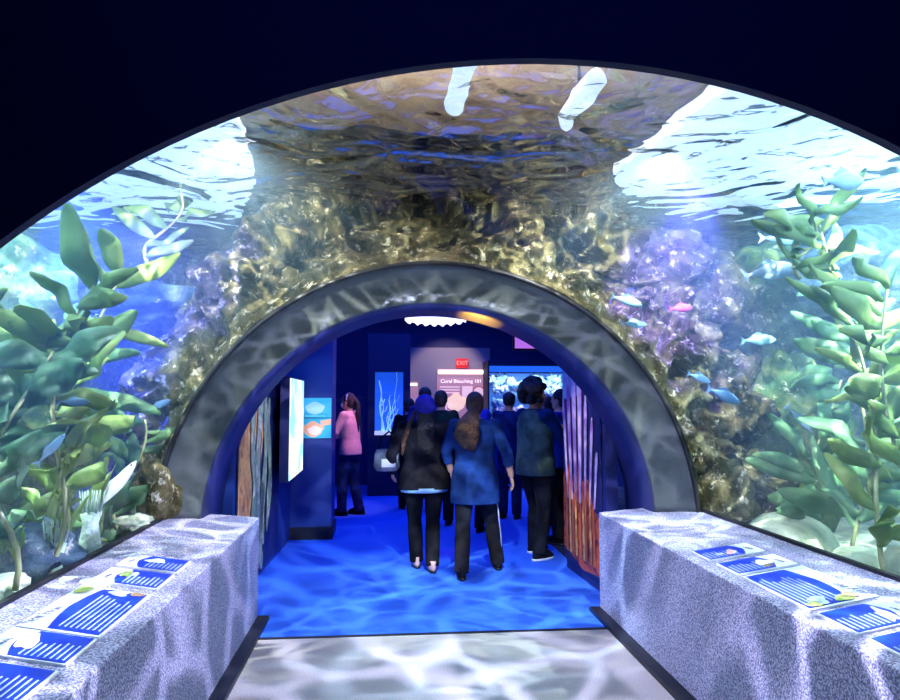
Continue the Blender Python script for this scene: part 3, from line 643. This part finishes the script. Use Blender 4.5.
# right mural
M_mu = mat('mural_spine', (.42, .22, .50), .5, noise_c=[(.62, .48, .68), (.30, .10, .42)], nscale=4)
M_mr = mat('mural_coral', (.30, .02, .01), .5, noise_c=[(.50, .10, .03), (.14, .008, .02)], nscale=11)
M_sky = mat('mural_pale', (.35, .50, .65), .5, noise_c=[(.10, .2, .45)], nscale=3)
r, sh = mural('coral_mural', 1.41, 5.80, 1.352, 6.79, .10, 2.05, -1, M_mb, 'wall mural of tall purple spines above red coral, right past the ring')
sh('painted_sky', [(.55, .80), (1, .78), (1, 1), (.35, 1)], M_sky, .016)
sh('painted_coral', [(0.02, .02), (.45, .0), (1, .06), (1, .40), (.86, .46), (.72, .41), (.6, .47), (.45, .40), (.3, .42), (.18, .30), (.02, .26)], M_mr, .017)
for k, (u0, u1, v1, wd) in enumerate([(.86, .98, .80, .022), (.74, .84, .92, .03), (.62, .66, .95, .035), (.50, .48, .94, .035), (.36, .32, .80, .022), (.24, .16, .70, .02), (.12, .05, .55, .018)]):
    L_, R_ = [], []
    for j in range(9):
        q = j/8; v = .30+(v1-.30)*q; c = u0+(u1-u0)*q; e = wd*1.45*(.5+.8*q)*(.35 if j == 8 else 1)
        L_.append((c-e, v)); R_.append((c+e, v))
    sh('purple_spine', L_+R_[::-1], M_mu, .020+.001*k)
fl = random.Random(4)
for k in range(9):
    u = .12+.085*k+fl.uniform(-.02, .02); pts = [(u, .05), (u+.05, .05), (u+.06, .2+fl.uniform(0, .12)), (u+.03, .30+fl.uniform(0, .12)), (u+.01, .18)]
    sh('coral_branch', pts, M_mo if k % 2 else mat('mural_flame', (.45, .12, .05), .5), .027+.001*k)

# light box and teal sign on the left
lb = empty('light_box', (-1.40, 7.12, .80), 0, 'tall bright cream and cyan light box sticking out from the left wall', 'light box')
M_lb = bpy.data.materials.new('light_box_face'); M_lb.use_nodes = True
N = M_lb.node_tree.nodes; L = M_lb.node_tree.links; bb = N['Principled BSDF']; tc = N.new('ShaderNodeTexCoord'); nn = N.new('ShaderNodeTexNoise'); nn.inputs['Scale'].default_value = 2.6; nn.inputs['Detail'].default_value = 3
rr = N.new('ShaderNodeValToRGB'); rr.color_ramp.elements[0].position = .40; rr.color_ramp.elements[0].color = (.30, .85, .95, 1); rr.color_ramp.elements[1].position = .62; rr.color_ramp.elements[1].color = (1, .82, .55, 1)
e = rr.color_ramp.elements.new(.5); e.color = (.95, .98, .92, 1)
L.new(tc.outputs['Object'], nn.inputs['Vector']); L.new(nn.outputs[0], rr.inputs[0]); L.new(rr.outputs[0], bb.inputs['Emission Color']); bb.inputs['Emission Strength'].default_value = 1.3; bb.inputs['Base Color'].default_value = (.3, .3, .3, 1)
MB().box(-.05, .04, 0, 1.15, 0, 1.05).build('case', M_mb, lb, smooth=False)
MB().box(.041, .05, .015, 1.135, .015, 1.035).build('screen', M_lb, lb, smooth=False)
M_teal = mat('teal_print', (.05, .45, .60), .5, em=(.03, .42, .60), es=.55); M_tealw = mat('teal_pale', (.5, .75, .8), .5, em=(.25, .55, .62), es=.5)
M_hand = mat('sign_peach', (.85, .45, .25), .5, em=(.9, .42, .22), es=.55); M_hw = mat('sign_cream', (.9, .7, .6), .5, em=(.9, .68, .58), es=.6)
ts = empty('touch_sign', (-1.21, 8.375, 1.17), 0, 'teal two-part wall sign with a pale animal above and orange hands below, on the pillar', 'sign')
MB().box(-.17, .17, -.012, 0, .24, .47).build('upper_board', M_teal, ts, smooth=False)
MB().box(-.17, .17, -.012, 0, 0, .23).build('lower_board', M_teal, ts, smooth=False)
def ellp(cx, cz, rx, rz, y, n=24, w=0): return [(cx+rx*math.cos(2*PI*k/n)*(1+w*math.sin(5*2*PI*k/n)), y, cz+rz*math.sin(2*PI*k/n)*(1+w*math.cos(4*2*PI*k/n))) for k in range(n)]
MB().prism(ellp(-.02, .35, .11, .07, -.014, w=.08), (0, -.002, 0)).build('animal_picture', M_tealw, ts, smooth=False)
MB().prism(ellp(-.04, .105, .12, .085, -.014, w=.12), (0, -.002, 0)).build('hands_picture', M_hand, ts, smooth=False)
MB().prism(ellp(-.02, .09, .08, .05, -.017, w=.1), (0, -.002, 0)).build('shell_picture', M_hw, ts, smooth=False)
MB().prism([(.04, -.014, .20), (.165, -.014, .225), (.165, -.014, .16), (.06, -.014, .14)], (0, -.002, 0)).build('arm_picture', M_hand, ts, smooth=False)
t = MB()
for k in range(4): t.box(-.13, .10, -.016, -.014, .255+.0*k, .262)
t.build('text_line', M_tealw, ts, smooth=False)

# narrow tank with sea whips
M_tb = mat('tank_backlight', (.02, .10, .6), .5, em=(.015, .12, .95), es=.75, noise_c=[(.02, .15, .8)], nscale=3)
M_whip = mat('whip_lit_glow', (.55, .85, .95), .5, em=(.35, .75, 1.0), es=.55); M_base = mat('gravel_lit_glow', (.9, .9, .95), .6, em=(.8, .85, 1), es=.6)  # whips and gravel emit a little: tank light put into the material
tk = empty('narrow_tank', (-.345, 12.0, 0), 0, 'narrow upright blue lit tank with pale branching sea whips, in a dark cabinet', 'aquarium')
c = MB(); c.box(-.36, -.245, 0, .5, 0, 2.75); c.box(.245, .36, 0, .5, 0, 2.75); c.box(-.245, .245, 0, .5, 0, 1.02); c.box(-.245, .245, 0, .5, 2.10, 2.75); c.build('cabinet', M_navy, tk, smooth=False)
MB().box(-.245, .245, .36, .40, 1.02, 2.10).build('backlight', M_tb, tk, smooth=False)
MB().box(-.245, .10, .02, .30, 1.02, 1.08).build('gravel', M_base, tk, smooth=False)
MB().box(-.245, .245, .004, .012, 1.02, 2.10).build('glass', M_acr, tk, smooth=False)
rw = random.Random(5)
for k, (x0, x1, z1, rd) in enumerate([(-.12, -.16, 1.95, .020), (-.10, -.12, 1.72, .014), (.0, .02, 1.70, .013), (.03, .09, 1.62, .010), (-.03, .06, 1.45, .010), (.1, .12, 2.09, .006), (-.05, .01, 1.55, .010)]):
    P = [(x0+(x1-x0)*j/8+.018*math.sin(j*1.3+k), .15, 1.07+(z1-1.07)*j/8) for j in range(9)]
    b = MB().tube(P, [rd*(1-.5*j/8)*(1+.3*math.sin(j*2+k)) for j in range(9)], 7)
    b.tube([P[4], (P[4][0]+.05, .15, P[4][2]+.03), (P[4][0]+.08, .15, P[4][2]+.12)], rd*.5, 6)
    o = b.build('sea_whip', M_whip); o.location = (-.345, 12.0, 0); tag(o, 'pale sea whip, its lighting added as glow, rising from the gravel of the narrow tank', 'coral', 'sea whips in the narrow tank')

# lit sign wall
M_swall = mat('grey_wall', (.30, .28, .33), .8)
sx0, sx1 = at(437, 400, 13.3).x, at(486, 400, 13.3).x
o = MB().box(sx0-.72, sx1+.10, 13.42, 13.54, 0.0, 2.62).build('wall_display', M_swall, smooth=False); struct(o)
M_sign = mat('mauve_sign', (.42, .24, .30), .6, em=(.62, .33, .38), es=.34); M_cream = mat('cream_light', (1, .95, .85), .4, em=(1, .92, .78), es=1.5)
M_sw = mat('sign_white', (.95, .9, .9), .5, em=(1, .90, .90), es=.95); M_so = mat('sign_orange', (.9, .6, .35), .5, em=(.95, .62, .35), es=.7, noise_c=[(.9, .75, .6)], nscale=7); M_sp = mat('sign_pink', (.8, .55, .55), .5, em=(.85, .60, .62), es=.6)
M_sr = mat('sign_dark_red', (.45, .08, .12), .5, em=(.4, .1, .12), es=.4)
cxs = (sx0+sx1)/2; W2 = (sx1-sx0)/2
sg = empty('exhibit_sign', (cxs, 13.40, .95), 0, 'backlit mauve wall sign headed Coral Bleaching 101, with pictures', 'sign')
MB().box(-W2, W2, -.02, 0, 0, 1.26).build('board', M_sign, sg, smooth=False)
MB().box(-W2+.03, W2-.05, -.09, -.03, 1.16, 1.235).build('light_bar', M_cream, sg, smooth=False)
writing('heading', 'Coral Bleaching 101', .098, M_sw, sg, (0, -.024, 1.02), (PI/2, 0, 0), extrude=.002)
for k in range(3): MB().box(-W2+.06, -.03, -.024, -.021, .90-.055*k, .925-.055*k).build('text_line', M_sp, sg, smooth=False)
MB().box(.02, .22, -.024, -.021, .68, .93).build('picture', M_sp, sg, smooth=False)
MB().prism(ellp(-.10, .62, .20, .16, -.021, w=.15), (0, -.003, 0)).build('picture', M_so, sg, smooth=False)
MB().prism(ellp(.34, .80, .13, .13, -.021), (0, -.003, 0)).build('round_picture', M_sr, sg, smooth=False)
MB().prism(ellp(.34, .81, .10, .10, -.025), (0, -.003, 0)).build('round_picture', M_sp, sg, smooth=False)
MB().prism(ellp(.30, .5, .15, .2, -.021, w=.1), (0, -.003, 0)).build('picture', M_sp, sg, smooth=False)
MB().box(-W2+.05, -.28, -.024, -.021, .2, .7).build('picture', M_sp, sg, smooth=False)
# small lit label left
p = at(412, 385, 13.3)
s2 = empty('small_sign', (p.x, 13.40, 1.5), 0, 'small sign with a cream light bar, far wall behind the crowd', 'sign')
MB().box(-.12, .12, -.02, 0, 0, .46).build('board', M_sign, s2, smooth=False); MB().box(-.10, .10, -.06, -.025, .385, .43).build('light_bar', M_cream, s2, smooth=False)
# exit sign
p = at(462.5, 363, 13.3)
M_exr = mat('exit_red', (.5, .01, .01), .4, em=(.75, .02, .02), es=.55); M_exl = mat('exit_letters', (1, .3, .2), .4, em=(1, .30, .22), es=1.1)
ex = empty('exit_sign', (p.x, 13.38, p.z-.09), 0, 'small red lit EXIT sign above the mauve sign', 'exit sign')
MB().box(-.115, .115, -.04, .03, 0, .18).build('case', M_exr, ex, smooth=False, bevel=.008)
writing('letters', 'EXIT', .11, M_exl, ex, (0, -.042, .09), (PI/2, 0, 0), extrude=.002)

# large coral tank
tx0 = at(487.5, 400, 13.0).x; tx1 = 3.45
ct = empty('coral_tank', (tx0, 12.75, 0), 0, 'wide blue lit aquarium full of white and blue corals on a dark cabinet', 'aquarium')
Wt = tx1-tx0
M_strip = mat('blue_strip', (.02, .12, .7), .4, em=(.02, .17, .80), es=.75, noise_c=[(.03, .2, .9)], nscale=3)
M_tbk = mat('coral_tank_back', (.05, .15, .5), .6, em=(.06, .20, .75), es=.7)
M_cab = mat('cabinet_pattern', (.01, .015, .09), .5, noise_c=[(.02, .03, .16), (.25, .28, .6)], nscale=9, contrast=(.52, .60))
MB().box(0, Wt, 0, .7, 0, 1.12).build('cabinet', M_cab, ct, smooth=False)
MB().box(-.03, Wt, -.03, .7, 1.12, 1.18).build('ledge', M_navy, ct, smooth=False)
MB().box(0, Wt, .0, .03, 2.13, 2.24).build('light_strip', M_strip, ct, smooth=False)
MB().box(-.03, Wt, -.02, .7, 2.24, 2.34).build('hood', M_navy, ct, smooth=False)
MB().box(0, Wt, .66, .70, 1.18, 2.13).build('back_pane', M_tbk, ct, smooth=False)
MB().box(0, Wt, .005, .015, 1.18, 2.13).build('front_pane', M_acr, ct, smooth=False)
MB().box(-.03, 0, 0, .7, 1.18, 2.24).build('corner_post', M_navy, ct, smooth=False)
lamp('coral_tank_light', 'AREA', (2.4, 12.95, 2.09), (2.4, 13.05, 1.5), 26, (.75, .88, 1.0), 1.8, .3)
cm = [mat('coral_white', (.85, .85, .95), .6, noise_c=[(.25, .5, .9)], nscale=12, bump=.8, bscale=30), mat('coral_blue', (.15, .35, .8), .6, noise_c=[(.5, .8, .9)], nscale=16, bump=.8, bscale=30), mat('coral_pink', (.9, .75, .85), .6, noise_c=[(.7, .6, .8)], nscale=16, bump=.8, bscale=30)]
protos = []
rc = random.Random(8)
for i in range(90):
    kx = rc.uniform(.08, Wt-.08); kz = rc.uniform(0, 1); m = cm[2] if kz < .35 else (cm[rc.choice((0, 1, 1))])
    key = (cm.index(m), i % 3)
    loc = (tx0+kx, 12.75+.30+.25*kz+rc.uniform(-.08, .08), 1.22+.80*kz)
    src = next((q for q in protos if q[0] == key), None)
    if src: o = src[1].copy(); COL.objects.link(o); o.location = loc
    else:
        o = rock(loc, (.10, .09, .085), m, '', 'coral', name='coral', seed=40+i, amp=.9, sub=3, fr=3.5); protos.append((key, o))
    o['label'] = ['white blue coral colony in the wide tank', 'blue coral colony in the wide tank', 'pinkish white coral colony low in the wide tank'][cm.index(m)]
    o['group'] = ['white corals in the wide tank', 'blue corals in the wide tank', 'pink white corals in the wide tank'][cm.index(m)]
    s_ = rc.uniform(.8, 1.3); o.scale = (s_, s_, s_*rc.uniform(.8, 1.3)); o.rotation_euler = (0, 0, rc.uniform(0, 6))

# glowing wave lamp and violet screen under the ceiling
wl = empty('wave_lamp', (0, 9.8, 0), 0, 'glowing white wavy lamp hanging high behind the crown of the ring', 'lamp')
a0, a1 = at(405, 319, 9.8), at(466, 319, 9.8)
pts = [(a0.x+(a1.x-a0.x)*k/24, 0, a0.z+.07) for k in range(25)]+[(a1.x+(a0.x-a1.x)*k/24, 0, a0.z-.035-.045*math.sin(PI*k/24)+.022*math.sin(k*1.9)) for k in range(25)]
M_wv = mat('wave_glow', (.9, .9, 1), .4, em=(.95, .92, 1.0), es=1.6)
o = MB().prism(pts, (0, .06, 0)).build('shade', M_wv, wl, smooth=False)
MB().tube([((a0.x+a1.x)/2, .03, a0.z+.06), ((a0.x+a1.x)/2, .03, RC)], .01, 8).build('hanger', M_black, wl)
p0_, p1_ = at(515, 338, 9.6), at(545, 348.5, 9.6)
sc_ = empty('violet_screen', (p0_.x, 9.6, p1_.z), 0, 'violet lit screen in a dark frame under the ceiling, mostly cut by the ring', 'screen')
M_vi = mat('violet_glow', (.4, .1, .5), .4, em=(.50, .16, .62), es=.9)
MB().box(-.03, p1_.x-p0_.x+.03, .01, .06, -.03, .30).build('frame', M_black, sc_, smooth=False); MB().box(0, p1_.x-p0_.x, -.002, .01, 0, .27).build('display', M_vi, sc_, smooth=False)
MB().tube([((p1_.x-p0_.x)/2, .035, .3), ((p1_.x-p0_.x)/2, .035, RC-p1_.z)], .012, 8).build('bracket', M_black, sc_)

# ------------------------------------------------------------------ people
M_skin = mat('skin', (.50, .28, .20), .5); M_skin2 = mat('skin_deep', (.30, .15, .10), .5)
M_hair = mat('dark_hair', (.010, .007, .006), .55, bump=.5, bscale=60); M_hairb = mat('brown_hair', (.05, .022, .008), .5, noise_c=[(.11, .055, .02)], nscale=18, bump=.6, bscale=60)
M_eye = mat('eye_dark', (.02, .015, .01), .3); M_lip = mat('lip', (.35, .10, .09), .5)
def cloth(nm, c, r=.95): return mat('cloth_'+nm, tuple(x*.55 for x in c) if max(c) < .3 else c, r, spec=.08, noise_c=[tuple(x*1.25 for x in c)], nscale=9)
BLK = cloth('black', (.010, .010, .014)); 
def person(pos, h, rz, label, top=BLK, legs=BLK, shoe=BLK, hair=('short', M_hair), armL=None, armR=None, sleeve=1.0, legL=(0, 0), legR=(0, 0), head=0, w=1.0, skin=M_skin, vox=.009, hem=.84, solem=None, extra=None, bend=0, topname='shirt', flare=0):
    """local frame: faces +Y. arms: (elbow, wrist) points for a 1.7 m body; legs: (foot dx, foot dy)"""
    r = empty('person', pos, rz, label, 'person'); k = h/1.7; r.scale = (k, k, k)
    HC = Vector((0, .015+bend, 1.575))
    dl = [((-.245, -.02, 1.14), (-.26, .06, .90))[i] for i in range(2)] if armL is None else armL
    dr = [((.245, -.02, 1.14), (.26, .06, .90))[i] for i in range(2)] if armR is None else armR
    SH = [Vector((-.165*w, bend*.8, 1.385)), Vector((.165*w, bend*.8, 1.385))]
    HP = [Vector((-.085*w, 0, .88)), Vector((.085*w, 0, .88))]
    feet = [Vector((-.095*w+legL[0], legL[1], .075)), Vector((.095*w+legR[0], legR[1], .075))]
    up = [0.0 + max(0, -legL[1]-.12)*.25, max(0, -legR[1]-.12)*.25]
    knees = []
    for i in (0, 1):
        f = feet[i]; kn = HP[i].lerp(f, .5); kn.y += .035+abs(f.y)*.12; kn.z = .47; knees.append(kn); 
    def torso(b, g):
        b.loft([(0, 0, .80-g*.2, .15*w+g, .11+g), (0, 0, .90, .172*w+g, .125+g), (0, bend*.2, 1.04, .145*w+g, .108+g), (0, bend*.5, 1.18, .155*w+g, .118+g), (0, bend*.8, 1.30, .172*w+g, .118+g), (0, bend*.85, 1.385, .165*w+g, .095+g), (0, bend*.9, 1.43, .10*w+g, .07+g), (0, bend*.95, 1.455, .058+g*.6, .056+g*.6)], 24)
    def arm(b, i, g, s=1.0):
        e, wr = [Vector(v) for v in (dl, dr)[i]]; a = SH[i]
        P = [a, a.lerp(e, .5), e, e.lerp(wr, .5), wr]; R = [.056, .047, .041, .037, .027]
        n = 5 if s >= 1 else (4 if s > .7 else 3)
        b.tube(P[:n], [x+g for x in R[:n]], 14); b.ell(a, (.058+g,)*3, 12, 8); 
        if n > 3: b.ell(e, (.041+g,)*3, 12, 8)
    def leg(b, i, g, cut=.10, fl=0):
        H, K, Fp = HP[i], knees[i], feet[i]
        T = K.lerp(Fp, .35); A = Fp.copy(); A.z = cut
        b.tube([H+Vector((0, 0, .03)), H.lerp(K, .5), K, T, A], [.092*(.5+.5*w)+g, .078+g, .056+g, .054+g+fl*.4, .036+g+fl], 16); b.ell(K, (.056+g,)*3, 12, 8)
    body = MB(); torso(body, 0)
    for i in (0, 1): arm(body, i, 0); leg(body, i, 0, .07)
    body.tube([(0, bend*.95, 1.42), (0, bend*.97, 1.47), HC+Vector((0, -.015, -.05))], [.056, .052, .05], 14)
    # head
    Mh = Matrix.Rotation(head, 3, 'Z')
    def hv(x, y, z): return HC+Mh @ Vector((x, y, z))
    body.ell(HC+Vector((0, 0, .015)), (.076, .096, .108), 18, 12, Mh)
    body.ell(hv(0, .028, -.05), (.056, .062, .07), 14, 10, Mh)            # jaw
    body.ell(hv(0, .097, -.012), (.012, .018, .022), 10, 8, Mh)           # nose
    body.ell(hv(0, .072, -.085), (.022, .02, .016), 10, 8, Mh)            # chin
    for sx in (-1, 1): body.ell(hv(sx*.077, -.005, -.005), (.011, .022, .032), 10, 8, Mh)
    # hands
    for i in (0, 1):
        e, wr = [Vector(v) for v in (dl, dr)[i]]; d = (wr-e).normalized(); sd = Vector((0, 1, 0)) if abs(d.y) < .8 else Vector((0, 0, 1))
        sd = (sd-d*sd.dot(d)).normalized(); nr = d.cross(sd)*(1 if i else -1)
        body.tube([wr, wr+d*.03, wr+d*.085], [.026, .036, .036], 12, flat=.45, up=sd)
        for q, (o_, ln) in enumerate([(.030, .062), (.010, .072), (-.010, .068), (-.029, .052)]):
            p = wr+d*.08+sd*o_; body.tube([p, p+d*ln*.4-nr*.004, p+d*ln*.72-nr*.016, p+d*ln-nr*.034], [.0095, .009, .0085, .007], 8)
        p = wr+d*.03+sd*.030; body.tube([p, p+d*.03+sd*.022, p+d*.062+sd*.026-nr*.01], [.012, .010, .008], 8)
    for i in (0, 1): body.tube([feet[i]+Vector((0, -.04, -.03)), feet[i]+Vector((0, .06, -.04)), feet[i]+Vector((0, .15, -.05))], [.032, .034, .018], 10, flat=.8, up=(1, 0, 0))
    body.build('body', skin, r, remesh=vox)
    # face details
    for sx in (-1, 1): MB().ell(hv(sx*.030, .088, .012), (.011, .007, .006), 10, 6, Mh).build('eye', M_eye, r)
    MB().ell(hv(0, .088, -.052), (.022, .007, .006), 10, 6, Mh).build('mouth', M_lip, r)
    # clothes
    t = MB(); torso_secs = [(0, 0, hem, .172*w+.022+flare, .125+.022+flare*.6), (0, 0, .93, .172*w+.020+flare*.5, .125+.02+flare*.4), (0, bend*.2, 1.05, .152*w+.018, .112+.018), (0, bend*.5, 1.18, .158*w+.016, .118+.016), (0, bend*.8, 1.30, .174*w+.014, .118+.014), (0, bend*.85, 1.385, .168*w+.014, .095+.014), (0, bend*.9, 1.435, .10*w+.010, .07+.012), (0, bend*.95, 1.452, .062, .060)]
    t.loft(torso_secs, 28)
    for i in (0, 1): arm(t, i, .014, sleeve)
    t.build(topname, top, r, remesh=vox)
    l = MB(); l.loft([(0, 0, .78, .14*w+.02, .11+.018), (0, 0, .88, .176*w+.012, .128+.012), (0, 0, .98, .165*w+.006, .118+.008)], 24)
    for i in (0, 1): leg(l, i, .013, .055, fl=.018)
    l.build('trousers', legs, r, remesh=vox)
    for i in (0, 1):
        s = MB(); f = feet[i]; z = f.z-.075
        s.loft([(f.x, f.y+.05, z+.022, .043, .135), (f.x, f.y+.05, z+.045, .044, .132), (f.x, f.y+.03, z+.075, .040, .105), (f.x, f.y-.01, z+.11, .038, .062)], 18)
        so = s.build('shoe', shoe, r)
        MB().loft([(f.x, f.y+.05, z+.0, .045, .138), (f.x, f.y+.05, z+.022, .046, .140)], 18).build('sole', solem or M_black, so)
    # hair
    kind, hm = hair; hb = MB()
    if kind != 'none':
        hb.ell(hv(0, -.018, .035), (.088, .098, .100), 18, 12, Mh)
        if kind != 'cap': hb.ell(hv(0, -.045, -.01), (.082, .070, .085), 16, 10, Mh)
    if kind == 'curly':
        rh = random.Random(3)
        for q in range(70):
            a = rh.uniform(0, 2*PI); e = rh.uniform(-.7, 1.5); v = Vector((math.cos(a)*math.cos(e), math.sin(a)*math.cos(e), math.sin(e)))
            if v.y > .45 and v.z < .35: continue
            hb.ell(hv(v.x*.125, v.y*.128-.03, v.z*.130+.035), (.042,)*3, 8, 6)
    if kind == 'long': hb.tube([hv(0, -.05, .05), hv(0, -.09, -.06), hv(0, -.12, -.2), hv(0, -.125, -.36), hv(.01, -.12, -.46)], [.075, .085, .10, .095, .05], 14, flat=.5, up=(1, 0, 0))
    if kind == 'tail': hb.tube([hv(0, -.10, .06), hv(0, -.15, -.02), hv(.0, -.155, -.2), hv(.01, -.14, -.42), hv(0, -.13, -.5)], [.03, .042, .045, .035, .012], 12, flat=.8)
    if kind == 'wide': hb.tube([hv(0, -.08, .02), hv(-.02, -.12, -.06), hv(-.07, -.16, -.17), hv(-.09, -.17, -.27), hv(-.05, -.165, -.36), hv(-.02, -.16, -.42)], [.035, .055, .105, .125, .085, .02], 16, flat=.5, up=(1, 0, 0))
    if kind == 'cap':
        cp = MB(); cp.ell(hv(0, -.005, .055), (.090, .104, .075), 18, 10, Mh); cp.tube([hv(0, .08, .055), hv(0, .13, .05), hv(0, .17, .04)], [.07, .068, .05], 14, flat=.12, up=(1, 0, 0)); cp.build('cap', hm, r, remesh=.010)
        hb.ell(hv(0, -.03, .0), (.082, .082, .07), 16, 10, Mh); hm = M_hair
    hb.build('hair', hm, r, remesh=.011 if kind in ('curly',) else .010)
    return r
def stand(px, py): 
    d = ray(px, py); k = -1.62/d.z; p = CAM+d*k; return (p.x, p.y, 0)
C_blue = cloth('royal_blue', (.010, .035, .16)); C_navy = cloth('navy', (.008, .02, .09)); C_green = cloth('sage', (.10, .17, .13)); C_pink = cloth('pink', (.78, .42, .38)); C_vio = cloth('violet_shirt', (.04, .03, .22))
C_dk = cloth('charcoal', (.014, .014, .02)); C_grey = cloth('grey_cloth', (.30, .32, .36)); C_white = mat('white_sole', (.8, .82, .85), .5)
# woman in blue, walking away, centre
p = stand(466, 578)
pw_ = person((p[0]+.10, p[1]+.12, 0), 1.69, -.05, 'woman in a blue short-sleeved shirt, bushy brown hair down her back, walking away', top=C_blue, legs=cloth('soft_black', (.02, .02, .025)), hair=('wide', M_hairb), sleeve=.75, hem=.66, w=1.12, flare=.02,
     armL=((-.27, .02, 1.14), (-.22, .14, .94)), armR=((.30, -.04, 1.13), (.35, .04, .90)), legL=(-.03, -.16), legR=(.13, .22), vox=.007)
for sx in (-1,):
    MB().tube([(.203, .0, .72), (.238, .08, .47), (.258, .13, .32), (.272, .20, .14)], .006, 6).build('side_stripe', C_white, pw_)
# long-haired person in black with a bag
p = stand(424, 569)
pb = person((p[0], p[1], 0), 1.66, .08, 'person in black with very long dark hair and a bag, beside the blue-shirted woman', top=C_dk, legs=BLK, shoe=mat('pale_shoe', (.55, .35, .33), .5), hair=('long', M_hair), hem=.78, w=1.22, flare=.03,
     armL=((-.33, -.02, 1.12), (-.30, .16, .93)), armR=((.27, .0, 1.14), (.24, .12, .92)), legL=(.055, .10), legR=(-.05, -.12), vox=.008)
MB().loft([(0, 0, .755, .232, .166), (0, 0, .80, .232, .166)], 24).build('shirt_hem', cloth('pale_blue', (.25, .45, .65)), pb)
MB().tube([(-.10, -.085, 1.55), (-.16, -.10, 1.42), (-.215, -.11, 1.25), (-.235, -.12, 1.12)], [.018, .024, .028, .012], 8).build('hair_streak', M_hairb, pb)
hd_ = MB(); hd_.ell((0, -.03, 1.60), (.105, .12, .115), 18, 12); hd_.build('hood', cloth('blue_highlight', (.03, .03, .30)), pb)  # blue highlight on the head is put into the hood colour
bg = empty('shoulder_bag', (p[0]-.36, p[1]+.05, .98*.97), .2, 'grey and white bag hanging at the arm of the person in black', 'bag')
MB().loft([(0, 0, -.02, .10, .06), (0, 0, .02, .13, .075), (0, 0, .14, .125, .07), (0, 0, .19, .10, .045)], 20).build('pouch', cloth('bag_grey', (.16, .18, .24)), bg)
MB().box(-.07, .07, -.085, -.06, .02, .10).build('pocket', C_white, bg, bevel=.01)
MB().tube([(-.08, 0, .18), (-.06, 0, .30), (.02, 0, .36), (.09, 0, .30), (.10, 0, .18)], .010, 8).build('handle', BLK, bg)
# man with curly hair
p = stand(536, 556)
person((p[0], p[1], 0), 1.79, -1.05, 'man with curly dark hair in a sage vest over a blue shirt', top=C_blue, legs=C_dk, shoe=BLK, solem=C_white, hair=('curly', M_hair), sleeve=.75, head=-.2, hem=.80, w=1.12,
     armL=((-.22, .16, 1.22), (-.10, .38, 1.22)), armR=((.22, .16, 1.16), (.12, .38, 1.12)), legL=(-.03, .10), legR=(.05, -.10), vox=.008)
vst = [o for o in bpy.data.objects if o.name.startswith('person') and o.parent is None and o.type == 'EMPTY'][-1]
MB().loft([(0, 0, .80, .225, .178), (0, 0, .93, .222, .175), (0, 0, 1.05, .205, .158), (0, 0, 1.18, .207, .160), (0, 0, 1.30, .205, .158), (0, 0, 1.39, .17, .13), (0, 0, 1.44, .10, .085)], 28).build('vest', C_green, vst)
# woman in pink, left
p = stand(350, 515)
ph = person((p[0], p[1], 0), 1.71, 1.15, 'woman in a pink top with long tied hair and pale face mask by pillar', top=C_pink, legs=C_navy, hair=('tail', M_hair), sleeve=1.0, hem=.84, skin=M_skin,
     armL=((-.23, .12, 1.16), (-.12, .32, 1.12)), armR=((.23, .10, 1.14), (.10, .32, 1.08)), legL=(0, .08), legR=(0, -.10), bend=.03)
MB().ell((0, .118, 1.535), (.055, .035, .045), 14, 10).build('face_mask', mat('mask_white', (.85, .88, .95), .6), ph)
MB().tube([(-.088, .03, 1.60), (-.06, .03, 1.675), (0, .03, 1.70), (.06, .03, 1.675), (.088, .03, 1.60)], .012, 8).build('headband', mat('band_white', (.7, .72, .8), .6), ph)
MB().ell((.14, .12, .93), (.09, .06, .06), 12, 8).build('waist_pouch', cloth('lilac', (.35, .22, .65)), ph)
# man in cap by the coral tank
p = at(509, 400, 9.6)
person((p.x, p.y, 0), 1.72, -.35, 'man in a dark cap and blue shirt facing the wide coral tank', top=C_blue, legs=C_navy, hair=('cap', C_navy), sleeve=.75, hem=.88, vox=.012, armL=((-.22, .14, 1.16), (-.1, .32, 1.15)), armR=((.22, .12, 1.14), (.12, .32, 1.12)))
# more of the crowd
p = at(441, 400, 9.2)
person((p.x, p.y, 0), 1.74, -.3, 'person with short dark hair in a dark green shirt, left of the mauve sign', top=cloth('bottle', (.01, .03, .03)), hair=('short', M_hair), vox=.013)
p = at(425, 400, 10.3)
person((p.x, p.y, 0), 1.80, .3, 'tallest head behind the person in black, short dark hair', top=C_vio, hair=('short', M_hair), vox=.014)
p = at(409, 400, 10.6)
person((p.x, p.y, 0), 1.64, .2, 'person in dark clothes half hidden left of the hooded head', top=BLK, hair=('short', M_hair), vox=.014)
p = at(485, 400, 8.6)
person((p.x, p.y, 0), 1.50, -.5, 'short person lit blue and violet behind the blue-shirted woman', top=cloth('bright_blue', (.02, .07, .5)), hair=('short', cloth('blue_lit_hair', (.04, .05, .45))), vox=.013, armR=((.27, .05, 1.12), (.25, .16, .92)))  # blue light on the hair is put into its colour
p = at(548, 400, 8.9)
person((p.x, p.y, 0), 1.66, .6, 'dark-haired person half hidden right of the curly-haired man', top=C_navy, hair=('short', M_hair), vox=.014)
p = at(561, 400, 7.9)
person((p.x, p.y, 0), 1.74, .9, 'person in a top coloured as blue-lit, dark trousers, at the edge of the coral mural', top=cloth('blue_lit_top', (.02, .05, .38)), legs=BLK, hair=('short', M_hair), vox=.011, sleeve=.75, armL=((-.24, .12, 1.14), (-.2, .33, 1.10)))  # blue light on the shoulder is put into the top colour
